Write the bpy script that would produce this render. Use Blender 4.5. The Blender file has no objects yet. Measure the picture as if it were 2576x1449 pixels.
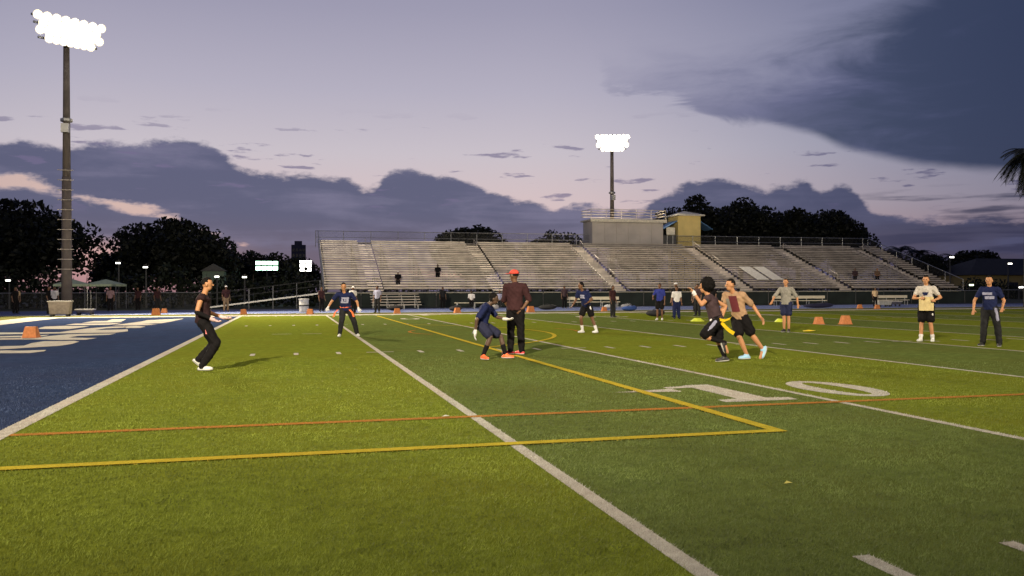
import bpy, bmesh, math, random
import numpy as np
from mathutils import Vector, Matrix
from mathutils.geometry import tessellate_polygon
R = math.radians
scene = bpy.context.scene
COL = scene.collection
rng = np.random.default_rng(7)
random.seed(7)
YD = 0.9144

# ------------------------------------------------------------------ camera
cam_d = bpy.data.cameras.new('camera'); cam = bpy.data.objects.new('camera', cam_d); COL.objects.link(cam)
cam.location = (2.638, -3.122, 1.383)
cam.rotation_euler = (math.pi/2 + 0.002907, 0.00304, -0.252395)
cam_d.sensor_width = 36.0; cam_d.lens = 36.0*2156.1/2576.0
cam_d.clip_start = 0.05; cam_d.clip_end = 6000
scene.camera = cam
scene.view_settings.view_transform = 'Standard'
scene.view_settings.look = 'None'
scene.view_settings.exposure = 0.0
scene.view_settings.gamma = 1.0

# ------------------------------------------------------------------ world: dusk sky with cloud banks
def lin(c):
    return tuple(((v/255)/12.92 if v/255 <= .04045 else ((v/255+.055)/1.055)**2.4) for v in c)
world = bpy.data.worlds.new('World'); scene.world = world; world.use_nodes = True
nt = world.node_tree; nt.nodes.clear()
def nd(t, **k):
    n = nt.nodes.new(t)
    for a, v in k.items(): setattr(n, a, v)
    return n
def wire(a, sock): nt.links.new(a, sock)
def put(sock, v):
    if isinstance(v, bpy.types.NodeSocket): nt.links.new(v, sock)
    else: sock.default_value = v
def m(op, a, b=0.0, c=None, clamp=False):
    n = nd('ShaderNodeMath', operation=op); n.use_clamp = clamp
    put(n.inputs[0], a); put(n.inputs[1], b)
    if c is not None: put(n.inputs[2], c)
    return n.outputs[0]
def smooth(x, lo, hi):
    n = nd('ShaderNodeMapRange', interpolation_type='SMOOTHSTEP')
    put(n.inputs[0], x); put(n.inputs[1], lo); put(n.inputs[2], hi)
    n.inputs[3].default_value = 0; n.inputs[4].default_value = 1
    return n.outputs[0]
def mixc(f, a, b):
    n = nd('ShaderNodeMix', data_type='RGBA'); put(n.inputs[0], f)
    put(n.inputs[6], a if isinstance(a, bpy.types.NodeSocket) else (*a, 1)); put(n.inputs[7], b if isinstance(b, bpy.types.NodeSocket) else (*b, 1))
    return n.outputs[2]
def curve(x, pts, x0, x1, y0, y1):
    """piecewise function of azimuth (degrees) through a float curve node"""
    n = nd('ShaderNodeFloatCurve')
    t = m('DIVIDE', m('SUBTRACT', x, x0), x1-x0, clamp=True); put(n.inputs[1], t)
    c = n.mapping.curves[0]
    P = [((a-x0)/(x1-x0), (b-y0)/(y1-y0)) for a, b in pts]
    c.points[0].location = P[0]; c.points[1].location = P[-1]
    for q in P[1:-1]: c.points.new(*q)
    n.mapping.update()
    return m('ADD', m('MULTIPLY', n.outputs[0], y1-y0), y0)
tc = nd('ShaderNodeTexCoord'); sep = nd('ShaderNodeSeparateXYZ'); wire(tc.outputs['Generated'], sep.inputs[0])
dx, dy, dz = sep.outputs
DEG = 180/math.pi
az = m('MULTIPLY', m('ARCTAN2', dx, dy), DEG)
el = m('MULTIPLY', m('ARCSINE', dz), DEG)
def noise(scale, stretch, detail=5.0, rough=.55, off=0.0, dist=0.0):
    cb = nd('ShaderNodeCombineXYZ'); put(cb.inputs[0], m('ADD', m('MULTIPLY', dx, 1.0), off)); put(cb.inputs[1], dy); put(cb.inputs[2], m('MULTIPLY', dz, stretch))
    n = nd('ShaderNodeTexNoise'); wire(cb.outputs[0], n.inputs['Vector'])
    n.inputs['Scale'].default_value = scale; n.inputs['Detail'].default_value = detail; n.inputs['Roughness'].default_value = rough
    n.inputs['Distortion'].default_value = dist
    return m('SUBTRACT', n.outputs['Fac'], .5)
ramp = nd('ShaderNodeValToRGB')
put(ramp.inputs[0], m('DIVIDE', m('MAXIMUM', el, 0.0), 90.0))
stops = [(0, (172, 126, 130)), (2.2, (214, 168, 164)), (5.5, (212, 190, 192)), (9, (199, 190, 199)), (13, (179, 174, 191)), (18, (157, 154, 176)), (30, (112, 116, 150)), (55, (74, 80, 120)), (90, (56, 62, 100))]
er = ramp.color_ramp
er.elements[0].position = 0; er.elements[0].color = (*lin(stops[0][1]), 1)
er.elements[1].position = 1; er.elements[1].color = (*lin(stops[-1][1]), 1)
for e, c in stops[1:-1]:
    q = er.elements.new(e/90); q.color = (*lin(c), 1)
base = ramp.outputs[0]
# afterglow fades away from the side where the sun went down
fade = m('SUBTRACT', 1.0, m('MULTIPLY', smooth(m('ABSOLUTE', m('SUBTRACT', az, 2.0)), 12.0, 50.0), .60))
n6a = noise(5, 9.0, 5, .55, 4.4, .5); n1 = noise(9, 2.6, 6, .6); n2 = noise(26, 2.2, 6, .62, 3.1); n3 = noise(3.2, 5.0, 5, .55, 7.0, .6)
ae = lambda x, y: (0, 0)
# cumulus bank: top edge elevation (deg) by azimuth (deg)
topA = [(-40, 8.0), (-16.4, 8.7), (-12.8, 8.8), (-8.2, 9.2), (-5.6, 9.3), (-4.2, 8.6), (-3, 7.9), (-1, 7.6), (1.5, 7.6), (4.0, 7.3), (5.0, 7.0), (6.2, 7.6), (7.4, 7.9), (9.5, 7.6), (11.5, 7.4), (13, 6.6), (15.5, 6.0), (17.5, 5.5), (19.5, 5.4), (22.5, 5.3), (23.8, 6.0), (25.5, 6.7), (28.0, 7.2), (29.6, 6.8), (31.5, 6.6), (33.5, 6.9), (34.2, 6.3), (35.4, 6.8), (36.6, 5.9), (37.8, 4.8), (41, 4.3), (70, 4.5)]
seen = set(); topA = [p for p in sorted(topA) if not (p[0] in seen or seen.add(p[0]))]
tA = curve(az, topA, -40, 70, 0, 12)
edgeA = m('ADD', m('SUBTRACT', tA, el), m('ADD', m('MULTIPLY', n1, 1.2), m('MULTIPLY', n2, 2.0)))
mA = smooth(edgeA, -.12, .42)
# bright gap of clear sky under the bank on the left
gapT = curve(az, [(-40, 5.6), (-16.4, 6.75), (-12.4, 6.0), (-9.1, 5.35), (-6.1, 4.4), (-4, 3.5), (-2, 2.5), (10, 1.0), (70, 0.5)], -40, 70, 0, 12)
gapB = curve(az, [(-40, 4.9), (-16.4, 5.85), (-12.4, 5.45), (-9.1, 4.75), (-6.9, 4.3), (-4, 3.5), (-2, 2.7), (10, 1.3), (70, 1.0)], -40, 70, 0, 12)
wob = m('ADD', m('ADD', m('MULTIPLY', n3, 1.6), m('MULTIPLY', n2, 1.5)), m('MULTIPLY', n6a, 1.8))
gap = m('MULTIPLY', smooth(m('ADD', m('SUBTRACT', gapT, el), wob), -.15, .3), smooth(m('ADD', m('SUBTRACT', el, gapB), wob), -.25, .25))
low = m('MULTIPLY', smooth(m('SUBTRACT', 3.6, el), 0.0, 1.2), smooth(m('ADD', m('MULTIPLY', n3, 4.0), m('SUBTRACT', -4.0, az)), -3.0, 5.0))
mA = m('MULTIPLY', mA, m('SUBTRACT', 1.0, m('MAXIMUM', gap, m('MULTIPLY', low, .9))))
colA_low = lin((108, 98, 116)); colA = lin((91, 93, 122))
cA = mixc(smooth(el, 1.0, 5.5), colA_low, colA)
cA = mixc(smooth(m('ADD', m('ADD', n3, n1), m('MULTIPLY', n6a, 1.2)), -.12, .34), cA, lin((114, 112, 140)))
base = mixc(m('MULTIPLY', gap, .75), base, lin((208, 176, 166)))
sky = mixc(mA, base, cA)
# small torn scud clouds low over the bank, and streaks to the right
n4 = noise(15, 6.0, 5, .55, 11.6); n5 = noise(6, 12.0, 4, .5, 5.0)
scud = m('MULTIPLY', smooth(n4, .10, .17), m('MULTIPLY', smooth(el, 4.4, 6.0), smooth(m('SUBTRACT', 12.0, el), 0.0, 3.0)))
sky = mixc(m('MULTIPLY', scud, .72), sky, lin((112, 104, 138)))
# big dark cloud upper right
botB = curve(az, [(-40, 40), (16, 24), (21, 13.6), (23.5, 12.8), (27, 11.6), (31, 10.4), (33.5, 9.7), (36, 8.5), (38.5, 7.7), (41.5, 7.1), (45, 6.6), (70, 6.4)], -40, 70, 0, 45)
topB = curve(az, [(-40, 41), (16, 24.2), (22.5, 14.2), (25, 14.4), (28, 14.6), (31, 14.8), (34, 15.6), (37.5, 16.6), (39.5, 18.2), (42, 20), (46, 22), (70, 26)], -40, 70, 0, 45)
n6 = noise(7, 4.5, 6, .6, 2.0, .8)
nb = m('ADD', m('ADD', m('MULTIPLY', n3, 4.6), m('MULTIPLY', n1, 2.4)), m('MULTIPLY', n6, 5.0))
thin = smooth(m('SUBTRACT', 33.0, az), 0.0, 8.0)
bo = smooth(m('ADD', m('SUBTRACT', el, botB), m('ADD', m('MULTIPLY', n1, .7), m('MULTIPLY', m('MULTIPLY', n6, thin), 6.0))), -.2, .6)
to = smooth(m('ADD', m('SUBTRACT', topB, el), nb), -2.2, 3.6)
dens = curve(az, [(-40, .0), (18, .0), (21, .3), (24, .6), (27, .72), (30, .85), (34, .95), (40, 1.0), (70, 1.0)], -40, 70, 0, 1)
mB = m('MULTIPLY', m('MULTIPLY', bo, to), dens)
cB = mixc(smooth(m('ADD', m('ADD', m('MULTIPLY', n3, 1.8), m('MULTIPLY', n6, 1.7)), m('DIVIDE', m('SUBTRACT', az, 25), 17.0)), 0.0, 1.05), lin((118, 118, 150)), lin((82, 90, 116)))
sky = mixc(mB, sky, cB)
strk = m('MULTIPLY', smooth(m('ADD', n5, m('MULTIPLY', n1, .3)), -.02, .12), m('MULTIPLY', smooth(m('SUBTRACT', 6.8, el), 0.0, 1.6), smooth(az, 35.0, 39.0)))
sky = mixc(m('MULTIPLY', strk, .85), sky, lin((74, 76, 104)))
fc = nd('ShaderNodeCombineXYZ'); put(fc.inputs[0], m('POWER', fade, 1.25)); put(fc.inputs[1], m('POWER', fade, 1.05)); put(fc.inputs[2], m('POWER', fade, .72))
vm = nd('ShaderNodeVectorMath', operation='MULTIPLY'); wire(sky, vm.inputs[0]); wire(fc.outputs[0], vm.inputs[1])
nish = nd('ShaderNodeTexSky'); nish.sky_type = 'NISHITA'; nish.sun_disc = False
nish.sun_elevation = R(-3.0); nish.sun_rotation = R(2.0)
vs = nd('ShaderNodeVectorMath', operation='SCALE'); wire(nish.outputs[0], vs.inputs[0]); vs.inputs['Scale'].default_value = .05
va = nd('ShaderNodeVectorMath', operation='ADD'); wire(vm.outputs[0], va.inputs[0]); wire(vs.outputs[0], va.inputs[1])
bg = nd('ShaderNodeBackground'); wire(va.outputs[0], bg.inputs[0]); bg.inputs[1].default_value = 1.0
out = nd('ShaderNodeOutputWorld'); wire(bg.outputs[0], out.inputs[0])

# ------------------------------------------------------------------ materials
MATS = {}
def mat(name, col, rough=.7, metal=0.0, var=.18, scale=6.0, bump=0.0, bscale=60.0, spec=.4, emit=None, estr=0.0, alpha=None, cloth=False, rand=0.0, patch=0.0):
    if name in MATS: return MATS[name]
    ma = bpy.data.materials.new(name); ma.use_nodes = True
    t = ma.node_tree; b = t.nodes['Principled BSDF']
    b.inputs['Roughness'].default_value = rough; b.inputs['Metallic'].default_value = metal
    b.inputs['Specular IOR Level'].default_value = spec
    co = t.nodes.new('ShaderNodeTexCoord'); no = t.nodes.new('ShaderNodeTexNoise')
    t.links.new(co.outputs['Object'], no.inputs['Vector'])
    no.inputs['Scale'].default_value = scale; no.inputs['Detail'].default_value = 4
    rp = t.nodes.new('ShaderNodeValToRGB')
    rp.color_ramp.elements[0].position = .3; rp.color_ramp.elements[1].position = .72
    rp.color_ramp.elements[0].color = (*[c*(1-var) for c in col], 1)
    rp.color_ramp.elements[1].color = (*[min(1, c*(1+var)) for c in col], 1)
    t.links.new(no.outputs['Fac'], rp.inputs[0]); csock = rp.outputs[0]
    def scale_by(sock, lo, hi, a=0.0, c=1.0):
        mr = t.nodes.new('ShaderNodeMapRange'); t.links.new(sock, mr.inputs[0]); mr.inputs[1].default_value = a; mr.inputs[2].default_value = c; mr.inputs[3].default_value = lo; mr.inputs[4].default_value = hi
        vv = t.nodes.new('ShaderNodeVectorMath'); vv.operation = 'SCALE'; t.links.new(csock, vv.inputs[0]); t.links.new(mr.outputs[0], vv.inputs['Scale']); return vv.outputs[0]
    if rand:
        oi = t.nodes.new('ShaderNodeObjectInfo'); csock = scale_by(oi.outputs['Random'], 1-rand, 1+rand*.6)
        ge = t.nodes.new('ShaderNodeNewGeometry'); nz = t.nodes.new('ShaderNodeTexNoise'); nz.inputs['Scale'].default_value = .9; nz.inputs['Detail'].default_value = 5; t.links.new(ge.outputs['Position'], nz.inputs['Vector']); csock = scale_by(nz.outputs['Fac'], 1-rand*1.2, 1.05, .3, .6)
    if patch:
        ge = t.nodes.new('ShaderNodeNewGeometry')
        for sc in (.45, 2.3):
            nz = t.nodes.new('ShaderNodeTexNoise'); nz.inputs['Scale'].default_value = sc; nz.inputs['Detail'].default_value = 5; t.links.new(ge.outputs['Position'], nz.inputs['Vector']); csock = scale_by(nz.outputs['Fac'], 1-patch, 1+patch, .3, .7)
    t.links.new(csock, b.inputs['Base Color'])
    if bump:
        n2_ = t.nodes.new('ShaderNodeTexNoise'); n2_.inputs['Scale'].default_value = bscale; n2_.inputs['Detail'].default_value = 3
        t.links.new(co.outputs['Object'], n2_.inputs['Vector'])
        bp = t.nodes.new('ShaderNodeBump'); bp.inputs['Strength'].default_value = bump; bp.inputs['Distance'].default_value = .02
        t.links.new(n2_.outputs['Fac'], bp.inputs['Height']); t.links.new(bp.outputs[0], b.inputs['Normal'])
    if emit: 
        b.inputs['Emission Color'].default_value = (*emit, 1); b.inputs['Emission Strength'].default_value = estr
    if alpha is not None: b.inputs['Alpha'].default_value = alpha
    MATS[name] = ma
    return ma

def turf_mat(name, col, var=.3):
    """artificial turf sheet: fine fibre grain, mottled wear, bump"""
    if name in MATS: return MATS[name]
    ma = bpy.data.materials.new(name); ma.use_nodes = True; t = ma.node_tree; b = t.nodes['Principled BSDF']
    b.inputs['Roughness'].default_value = 1.0; b.inputs['Specular IOR Level'].default_value = 0.0
    g = t.nodes.new('ShaderNodeNewGeometry')
    def N(s, d):
        n = t.nodes.new('ShaderNodeTexNoise'); n.inputs['Scale'].default_value = s; n.inputs['Detail'].default_value = d
        t.links.new(g.outputs['Position'], n.inputs['Vector']); return n.outputs['Fac']
    def MX(f, a, bb, blend='MIX'):
        n = t.nodes.new('ShaderNodeMix'); n.data_type = 'RGBA'; n.blend_type = blend
        for s, v in ((0, f), (6, a), (7, bb)):
            if isinstance(v, bpy.types.NodeSocket): t.links.new(v, n.inputs[s])
            else: n.inputs[s].default_value = v if s == 0 else (*v, 1)
        return n.outputs[2]
    fine = N(150, 3); mid = N(7, 5); big = N(.55, 4)
    def stretch(s, a, c, lo, hi):
        n = t.nodes.new('ShaderNodeMapRange'); t.links.new(s, n.inputs[0])
        n.inputs[1].default_value = a; n.inputs[2].default_value = c; n.inputs[3].default_value = lo; n.inputs[4].default_value = hi
        return n.outputs[0]
    c1 = MX(stretch(mid, .3, .7, 0, 1), [x*(1-var) for x in col], [x*(1+var) for x in col])
    c2 = MX(stretch(big, .35, .68, 0, .6), c1, [col[0]*1.0, col[1]*.78, col[2]*.75])
    c2 = MX(stretch(N(2.3, 5), .35, .7, 0, .45), c2, [x*.62 for x in col])
    c3 = MX(stretch(fine, .35, .65, 0, .55), c2, [x*.38 for x in col])
    t.links.new(c3, b.inputs['Base Color'])
    bp = t.nodes.new('ShaderNodeBump'); bp.inputs['Strength'].default_value = .6; bp.inputs['Distance'].default_value = .015
    t.links.new(fine, bp.inputs['Height']); t.links.new(bp.outputs[0], b.inputs['Normal'])
    MATS[name] = ma
    return ma
LIGHT = (.168, .205, .026); DARK = (.124, .162, .042); BLUE = (.036, .054, .115)
WHITE = (.50, .48, .42); YEL = (.50, .40, .045); ORG = (.42, .20, .05)
M_LIGHT = turf_mat('turf_light', LIGHT); M_DARK = turf_mat('turf_dark', DARK); M_BLUE = turf_mat('turf_blue', BLUE, .2)
M_WHITE = turf_mat('turf_white', WHITE, .22); M_YEL = turf_mat('turf_yellow', YEL, .12); M_ORG = turf_mat('turf_orange', ORG, .12)
M_FRINGE = turf_mat('turf_fringe', (.125, .125, .042))
M_TRACK = mat('track_blue', (.115, .140, .27), 1.0, var=.12, scale=2, bump=.2, bscale=90, spec=0.0)
M_GRASS = mat('rough_grass', (.035, .045, .016), .9, var=.4, scale=.6, bump=.5, bscale=9)
M_ALU = mat('aluminium', (.72, .64, .56), .42, .3, var=.14, scale=1.5, rand=.28)
M_ALUD = mat('aluminium_dull', (.43, .38, .335), .5, .3, var=.18, scale=1.2, rand=.25)
M_STEEL = mat('galvanised_steel', (.38, .38, .38), .45, .7, var=.15, scale=3)
M_DKSTEEL = mat('dark_steel', (.07, .07, .072), .55, .4)
M_CONC = mat('spun_concrete', (.12, .10, .092), .8, var=.2, scale=2.5, bump=.15)
M_BLACK = mat('black_plastic', (.02, .02, .022), .5)
M_CREAM = mat('cream_paint', (.62, .56, .42), .55, var=.08)

# ------------------------------------------------------------------ mesh helpers
def sphere_t(nu=12, nv=8):
    V = [(0, 0, 1)]; F = []
    for i in range(1, nv):
        a = math.pi*i/nv
        for j in range(nu): V.append((math.sin(a)*math.cos(2*math.pi*j/nu), math.sin(a)*math.sin(2*math.pi*j/nu), math.cos(a)))
    V.append((0, 0, -1)); L = len(V)-1
    for j in range(nu): F.append((0, 1+j, 1+(j+1) % nu))
    for i in range(nv-2):
        for j in range(nu):
            a = 1+i*nu+j; b = 1+i*nu+(j+1) % nu; F.append((a, a+nu, b+nu, b))
    for j in range(nu): F.append((L, 1+(nv-2)*nu+(j+1) % nu, 1+(nv-2)*nu+j))
    return np.array(V), F
SPH = sphere_t()
def perp(d):
    d = np.asarray(d, float); d = d/np.linalg.norm(d)
    a = np.array([0, 0, 1.]) if abs(d[2]) < .9 else np.array([1., 0, 0])
    u = np.cross(a, d); u /= np.linalg.norm(u)
    return u, np.cross(d, u), d
class MB:
    def __init__(s): s.v = []; s.f = []; s.mi = []; s.cur = 0
    def add(s, V, F):
        o = len(s.v); s.v += [tuple(map(float, p)) for p in V]; s.f += [tuple(i+o for i in q) for q in F]; s.mi += [s.cur]*len(F); return s
    def box(s, lo, hi, M=None):
        (a, b, c), (d, e, f) = lo, hi
        V = [(a, b, c), (d, b, c), (d, e, c), (a, e, c), (a, b, f), (d, b, f), (d, e, f), (a, e, f)]
        if M is not None: V = [tuple(M @ Vector(p)) for p in V]
        return s.add(V, [(0, 3, 2, 1), (4, 5, 6, 7), (0, 1, 5, 4), (1, 2, 6, 5), (2, 3, 7, 6), (3, 0, 4, 7)])
    def tube(s, p, q, r0, r1=None, n=8, cap=True):
        r1 = r0 if r1 is None else r1
        p = np.array(p, float); q = np.array(q, float); u, w, d = perp(q-p)
        V = []
        for c, r in ((p, r0), (q, r1)):
            for j in range(n): a = 2*math.pi*j/n; V.append(c+r*(math.cos(a)*u+math.sin(a)*w))
        F = [(j, (j+1) % n, n+(j+1) % n, n+j) for j in range(n)]
        if cap: F += [tuple(range(n))[::-1], tuple(range(n, 2*n))]
        return s.add(V, F)
    def ell(s, c, ax):
        c = np.array(c, float); A = np.array(ax, float)
        return s.add(SPH[0] @ A + c, SPH[1])
    def ball(s, c, r): return s.ell(c, np.eye(3)*r)
    def caps(s, p, q, r0, r1): s.ball(p, r0); s.ball(q, r1); return s.tube(p, q, r0, r1, 10)
    def bar(s, p, q, w, h):
        """rectangular bar from p to q, w across, h tall"""
        p = np.array(p, float); q = np.array(q, float); u, k, d = perp(q-p)
        V = []
        for c in (p, q):
            for a, b in ((-1, -1), (1, -1), (1, 1), (-1, 1)): V.append(c+u*a*w/2+k*b*h/2)
        return s.add(V, [(0, 1, 5, 4), (1, 2, 6, 5), (2, 3, 7, 6), (3, 0, 4, 7), (3, 2, 1, 0), (4, 5, 6, 7)])
    def lathe(s, prof, c=(0, 0, 0), n=16):
        V = []; k = len(prof)
        for r, z in prof:
            for j in range(n): a = 2*math.pi*j/n; V.append((c[0]+r*math.cos(a), c[1]+r*math.sin(a), c[2]+z))
        F = [(i*n+j, i*n+(j+1) % n, (i+1)*n+(j+1) % n, (i+1)*n+j) for i in range(k-1) for j in range(n)]
        F += [tuple(range(n))[::-1], tuple(range((k-1)*n, k*n))]
        return s.add(V, F)
    def mesh(s, name, mats):
        me = bpy.data.meshes.new(name); me.from_pydata(s.v, [], s.f)
        for ma in (mats if isinstance(mats, (list, tuple)) else [mats]): me.materials.append(ma)
        if any(s.mi): me.polygons.foreach_set('material_index', s.mi)
        me.update(); return me
    def build(s, name, mats, parent=None, smooth=False):
        me = s.mesh(name, mats)
        if smooth: me.polygons.foreach_set('use_smooth', [True]*len(me.polygons))
        return link(name, me, parent)
def link(name, data, parent=None, loc=None, rz=None):
    o = bpy.data.objects.new(name, data); COL.objects.link(o)
    if parent is not None: o.parent = parent
    if loc is not None: o.location = loc
    if rz is not None: o.rotation_euler = (0, 0, rz)
    return o
def tag(o, label, cat, group=None):
    o['label'] = label; o['category'] = cat
    if group: o['group'] = group
    return o
def thing(name, label, cat, loc=(0, 0, 0), rz=0.0, group=None):
    return tag(link(name, None, None, loc, rz), label, cat, group)
def struct(o): o['kind'] = 'structure'; return o
def dup(root, loc, rz, label):
    r = root.copy(); COL.objects.link(r); r.location = loc; r.rotation_euler = (0, 0, rz); r['label'] = label
    for ch in list(root.children):
        c = ch.copy(); COL.objects.link(c); c.parent = r
        for g in list(ch.children):
            d = g.copy(); COL.objects.link(d); d.parent = c
    return r

# ------------------------------------------------------------------ ground, field, track
b = MB(); b.box((-900, -300, -.6), (1100, 1900, -.05)); struct(b.build('ground', M_GRASS))
FAR0, FAR1 = 46.3, 48.1            # far sideline border
b = MB(); b.box((-14.5, -9, -.3), (130, 51.6, 0)); field = struct(b.build('turf_field', M_FRINGE))
def sheet(name, x0, y0, x1, y1, z, ma, parent=field):
    n = MB(); n.add([(x0, y0, z), (x1, y0, z), (x1, y1, z), (x0, y1, z)], [(0, 1, 2, 3)]); return n.build(name, ma, parent)
def poly(name, pts, z, ma, parent=field):
    tri = tessellate_polygon([[Vector((*p, 0)) for p in pts]])
    V = [(*p, z) for p in pts]; F = []
    for t in tri:
        a, b_, c = [Vector(V[i]) for i in t]
        F.append(tuple(t) if (b_-a).cross(c-a).z > 0 else tuple(t)[::-1])
    n = MB(); n.add(V, F); return n.build(name, ma, parent)
for k in range(20):
    sheet('turf_panel', k*5*YD, 0, (k+1)*5*YD, FAR0, .004, M_LIGHT if k % 2 == 0 else M_DARK)
sheet('end_zone_turf', -10*YD, 0, 0, FAR0, .004, M_BLUE)
Z1 = .008
sheet('goal_line', -.16, 0, .02, FAR0, Z1, M_WHITE)
for k in range(1, 20): sheet('yard_line', k*5*YD-.055, .1, k*5*YD+.055, FAR0, Z1, M_WHITE)
sheet('sideline', -10*YD-1.83, FAR0, 110, FAR1, Z1, M_WHITE)
sheet('sideline', -10*YD-1.83, -1.83, 110, 0, Z1, M_WHITE)
sheet('end_line', -10*YD-1.83, 0, -10*YD, FAR0, Z1, M_WHITE)
tick = None
def share(o_me, name, loc, parent=field):
    return link(name, o_me, parent, loc)
n = MB(); n.add([(-.05, -.305, 0), (.05, -.305, 0), (.05, .305, 0), (-.05, .305, 0)], [(0, 1, 2, 3)]); tick = n.mesh('hash_mark', M_WHITE)
n = MB(); n.add([(-.305, -.05, 0), (.305, -.05, 0), (.305, .05, 0), (-.305, .05, 0)], [(0, 1, 2, 3)]); cross = n.mesh('hash_cross', M_WHITE)
for k in range(1, 62):
    if k % 5:
        for y in (.42, 16.26, 32.5, FAR0-.42): share(tick, 'hash_mark', (k*YD, y, Z1))
    else:
        for y in (16.26, 32.5): share(cross, 'hash_mark', (k*YD, y, Z1+.004))
share(cross, 'try_mark', (3.29, 25.3, Z1)); share(cross, 'try_mark', (2.35, 25.35, Z1))
# soccer penalty box in yellow, with its arc, and the orange boys lines
Z2 = .016; Z3 = .012
sheet('yellow_line', -14.0, 4.24, 7.29, 4.38, Z2, M_YEL)
sheet('yellow_line', 7.15, 4.38, 7.29, 44.4, Z2, M_YEL)
def arc(name, cx, cy, r, a0, a1, w, z, ma, nn=40):
    V = []; F = []
    for i in range(nn+1):
        a = a0+(a1-a0)*i/nn
        for rr in (r-w/2, r+w/2): V.append((cx+rr*math.cos(a), cy+rr*math.sin(a), z))
    for i in range(nn): F.append((2*i, 2*i+1, 2*i+3, 2*i+2))
    q = MB(); q.add(V, F); return q.build(name, ma, field)
arc('yellow_arc', 1.62, 24.38, 9.15, -R(52.5), R(52.5), .12, Z2, M_YEL)
sheet('orange_line', .02, 5.975, 110, 6.105, Z3, M_ORG)
arc('orange_arc', 9.2, 25.2, 2.75, R(150), R(215), .1, Z3, M_ORG, 14)
arc('orange_arc', 9.2, 25.2, 2.9, -R(20), R(25), .1, Z3, M_ORG, 14)
# yard numbers
one = [(7.80, 6.40), (8.80, 6.40), (8.80, 6.62), (8.50, 6.66), (8.50, 8.23), (8.16, 8.23), (7.98, 8.12), (7.72, 8.08), (7.72, 7.90), (8.10, 7.95), (8.10, 6.66), (7.80, 6.62)]
poly('number_one', one, Z1, M_WHITE)
def zero(cx, cy, rx, ry, w, name='number_zero'):
    V = []; F = []; nn = 40
    for i in range(nn):
        a = 2*math.pi*i/nn
        V.append((cx+rx*math.cos(a), cy+ry*math.sin(a), Z1)); V.append((cx+(rx-w)*math.cos(a), cy+(ry-w*.62)*math.sin(a), Z1))
    for i in range(nn): j = (i+1) % nn; F.append((2*i, 2*j, 2*j+1, 2*i+1))
    q = MB(); q.add(V, F); return q.build(name, M_WHITE, field)
zero(9.98, 7.33, .50, .94, .31)
poly('direction_arrow', [(6.84, 7.70), (7.76, 7.54), (7.76, 7.88)], Z1, M_WHITE)
# far numbers read from the other side
FN = FAR0-8.23
poly('number_one', [(18.288-x, 14.63+FN-y+0.0) for x, y in one], Z1, M_WHITE)
zero(18.288-9.98, FN+.92, .47, .94, .25)
two = [(-.45, 0), (.45, 0), (.45, .3), (-.05, .3), (.45, .95), (.45, 1.5), (.2, 1.83), (-.2, 1.83), (-.45, 1.5), (-.45, 1.2), (-.2, 1.2), (-.15, 1.45), (.12, 1.45), (.18, 1.0), (-.45, .3)]
three = [(-.45, .3), (-.2, 0), (.2, 0), (.45, .3), (.45, .75), (.3, .92), (.45, 1.1), (.45, 1.5), (.2, 1.83), (-.2, 1.83), (-.45, 1.5), (-.2, 1.4), (.1, 1.5), (.15, 1.1), (-.1, 1.0), (-.1, .8), (.15, .75), (.15, .35), (-.1, .3), (-.2, .45)]
for k, g in ((20, two), (30, three)):
    poly('number_two' if k == 20 else 'number_three', [(k*YD+.85-x, FN+1.83-y) for x, y in g], Z1, M_WHITE)
    zero(k*YD-.85, FN+.92, .47, .94, .25)
    poly('number_two' if k == 20 else 'number_three', [(k*YD-.85+x, 6.4+y) for x, y in g], Z1, M_WHITE)
    zero(k*YD+.85, 7.33, .47, .94, .25)
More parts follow.
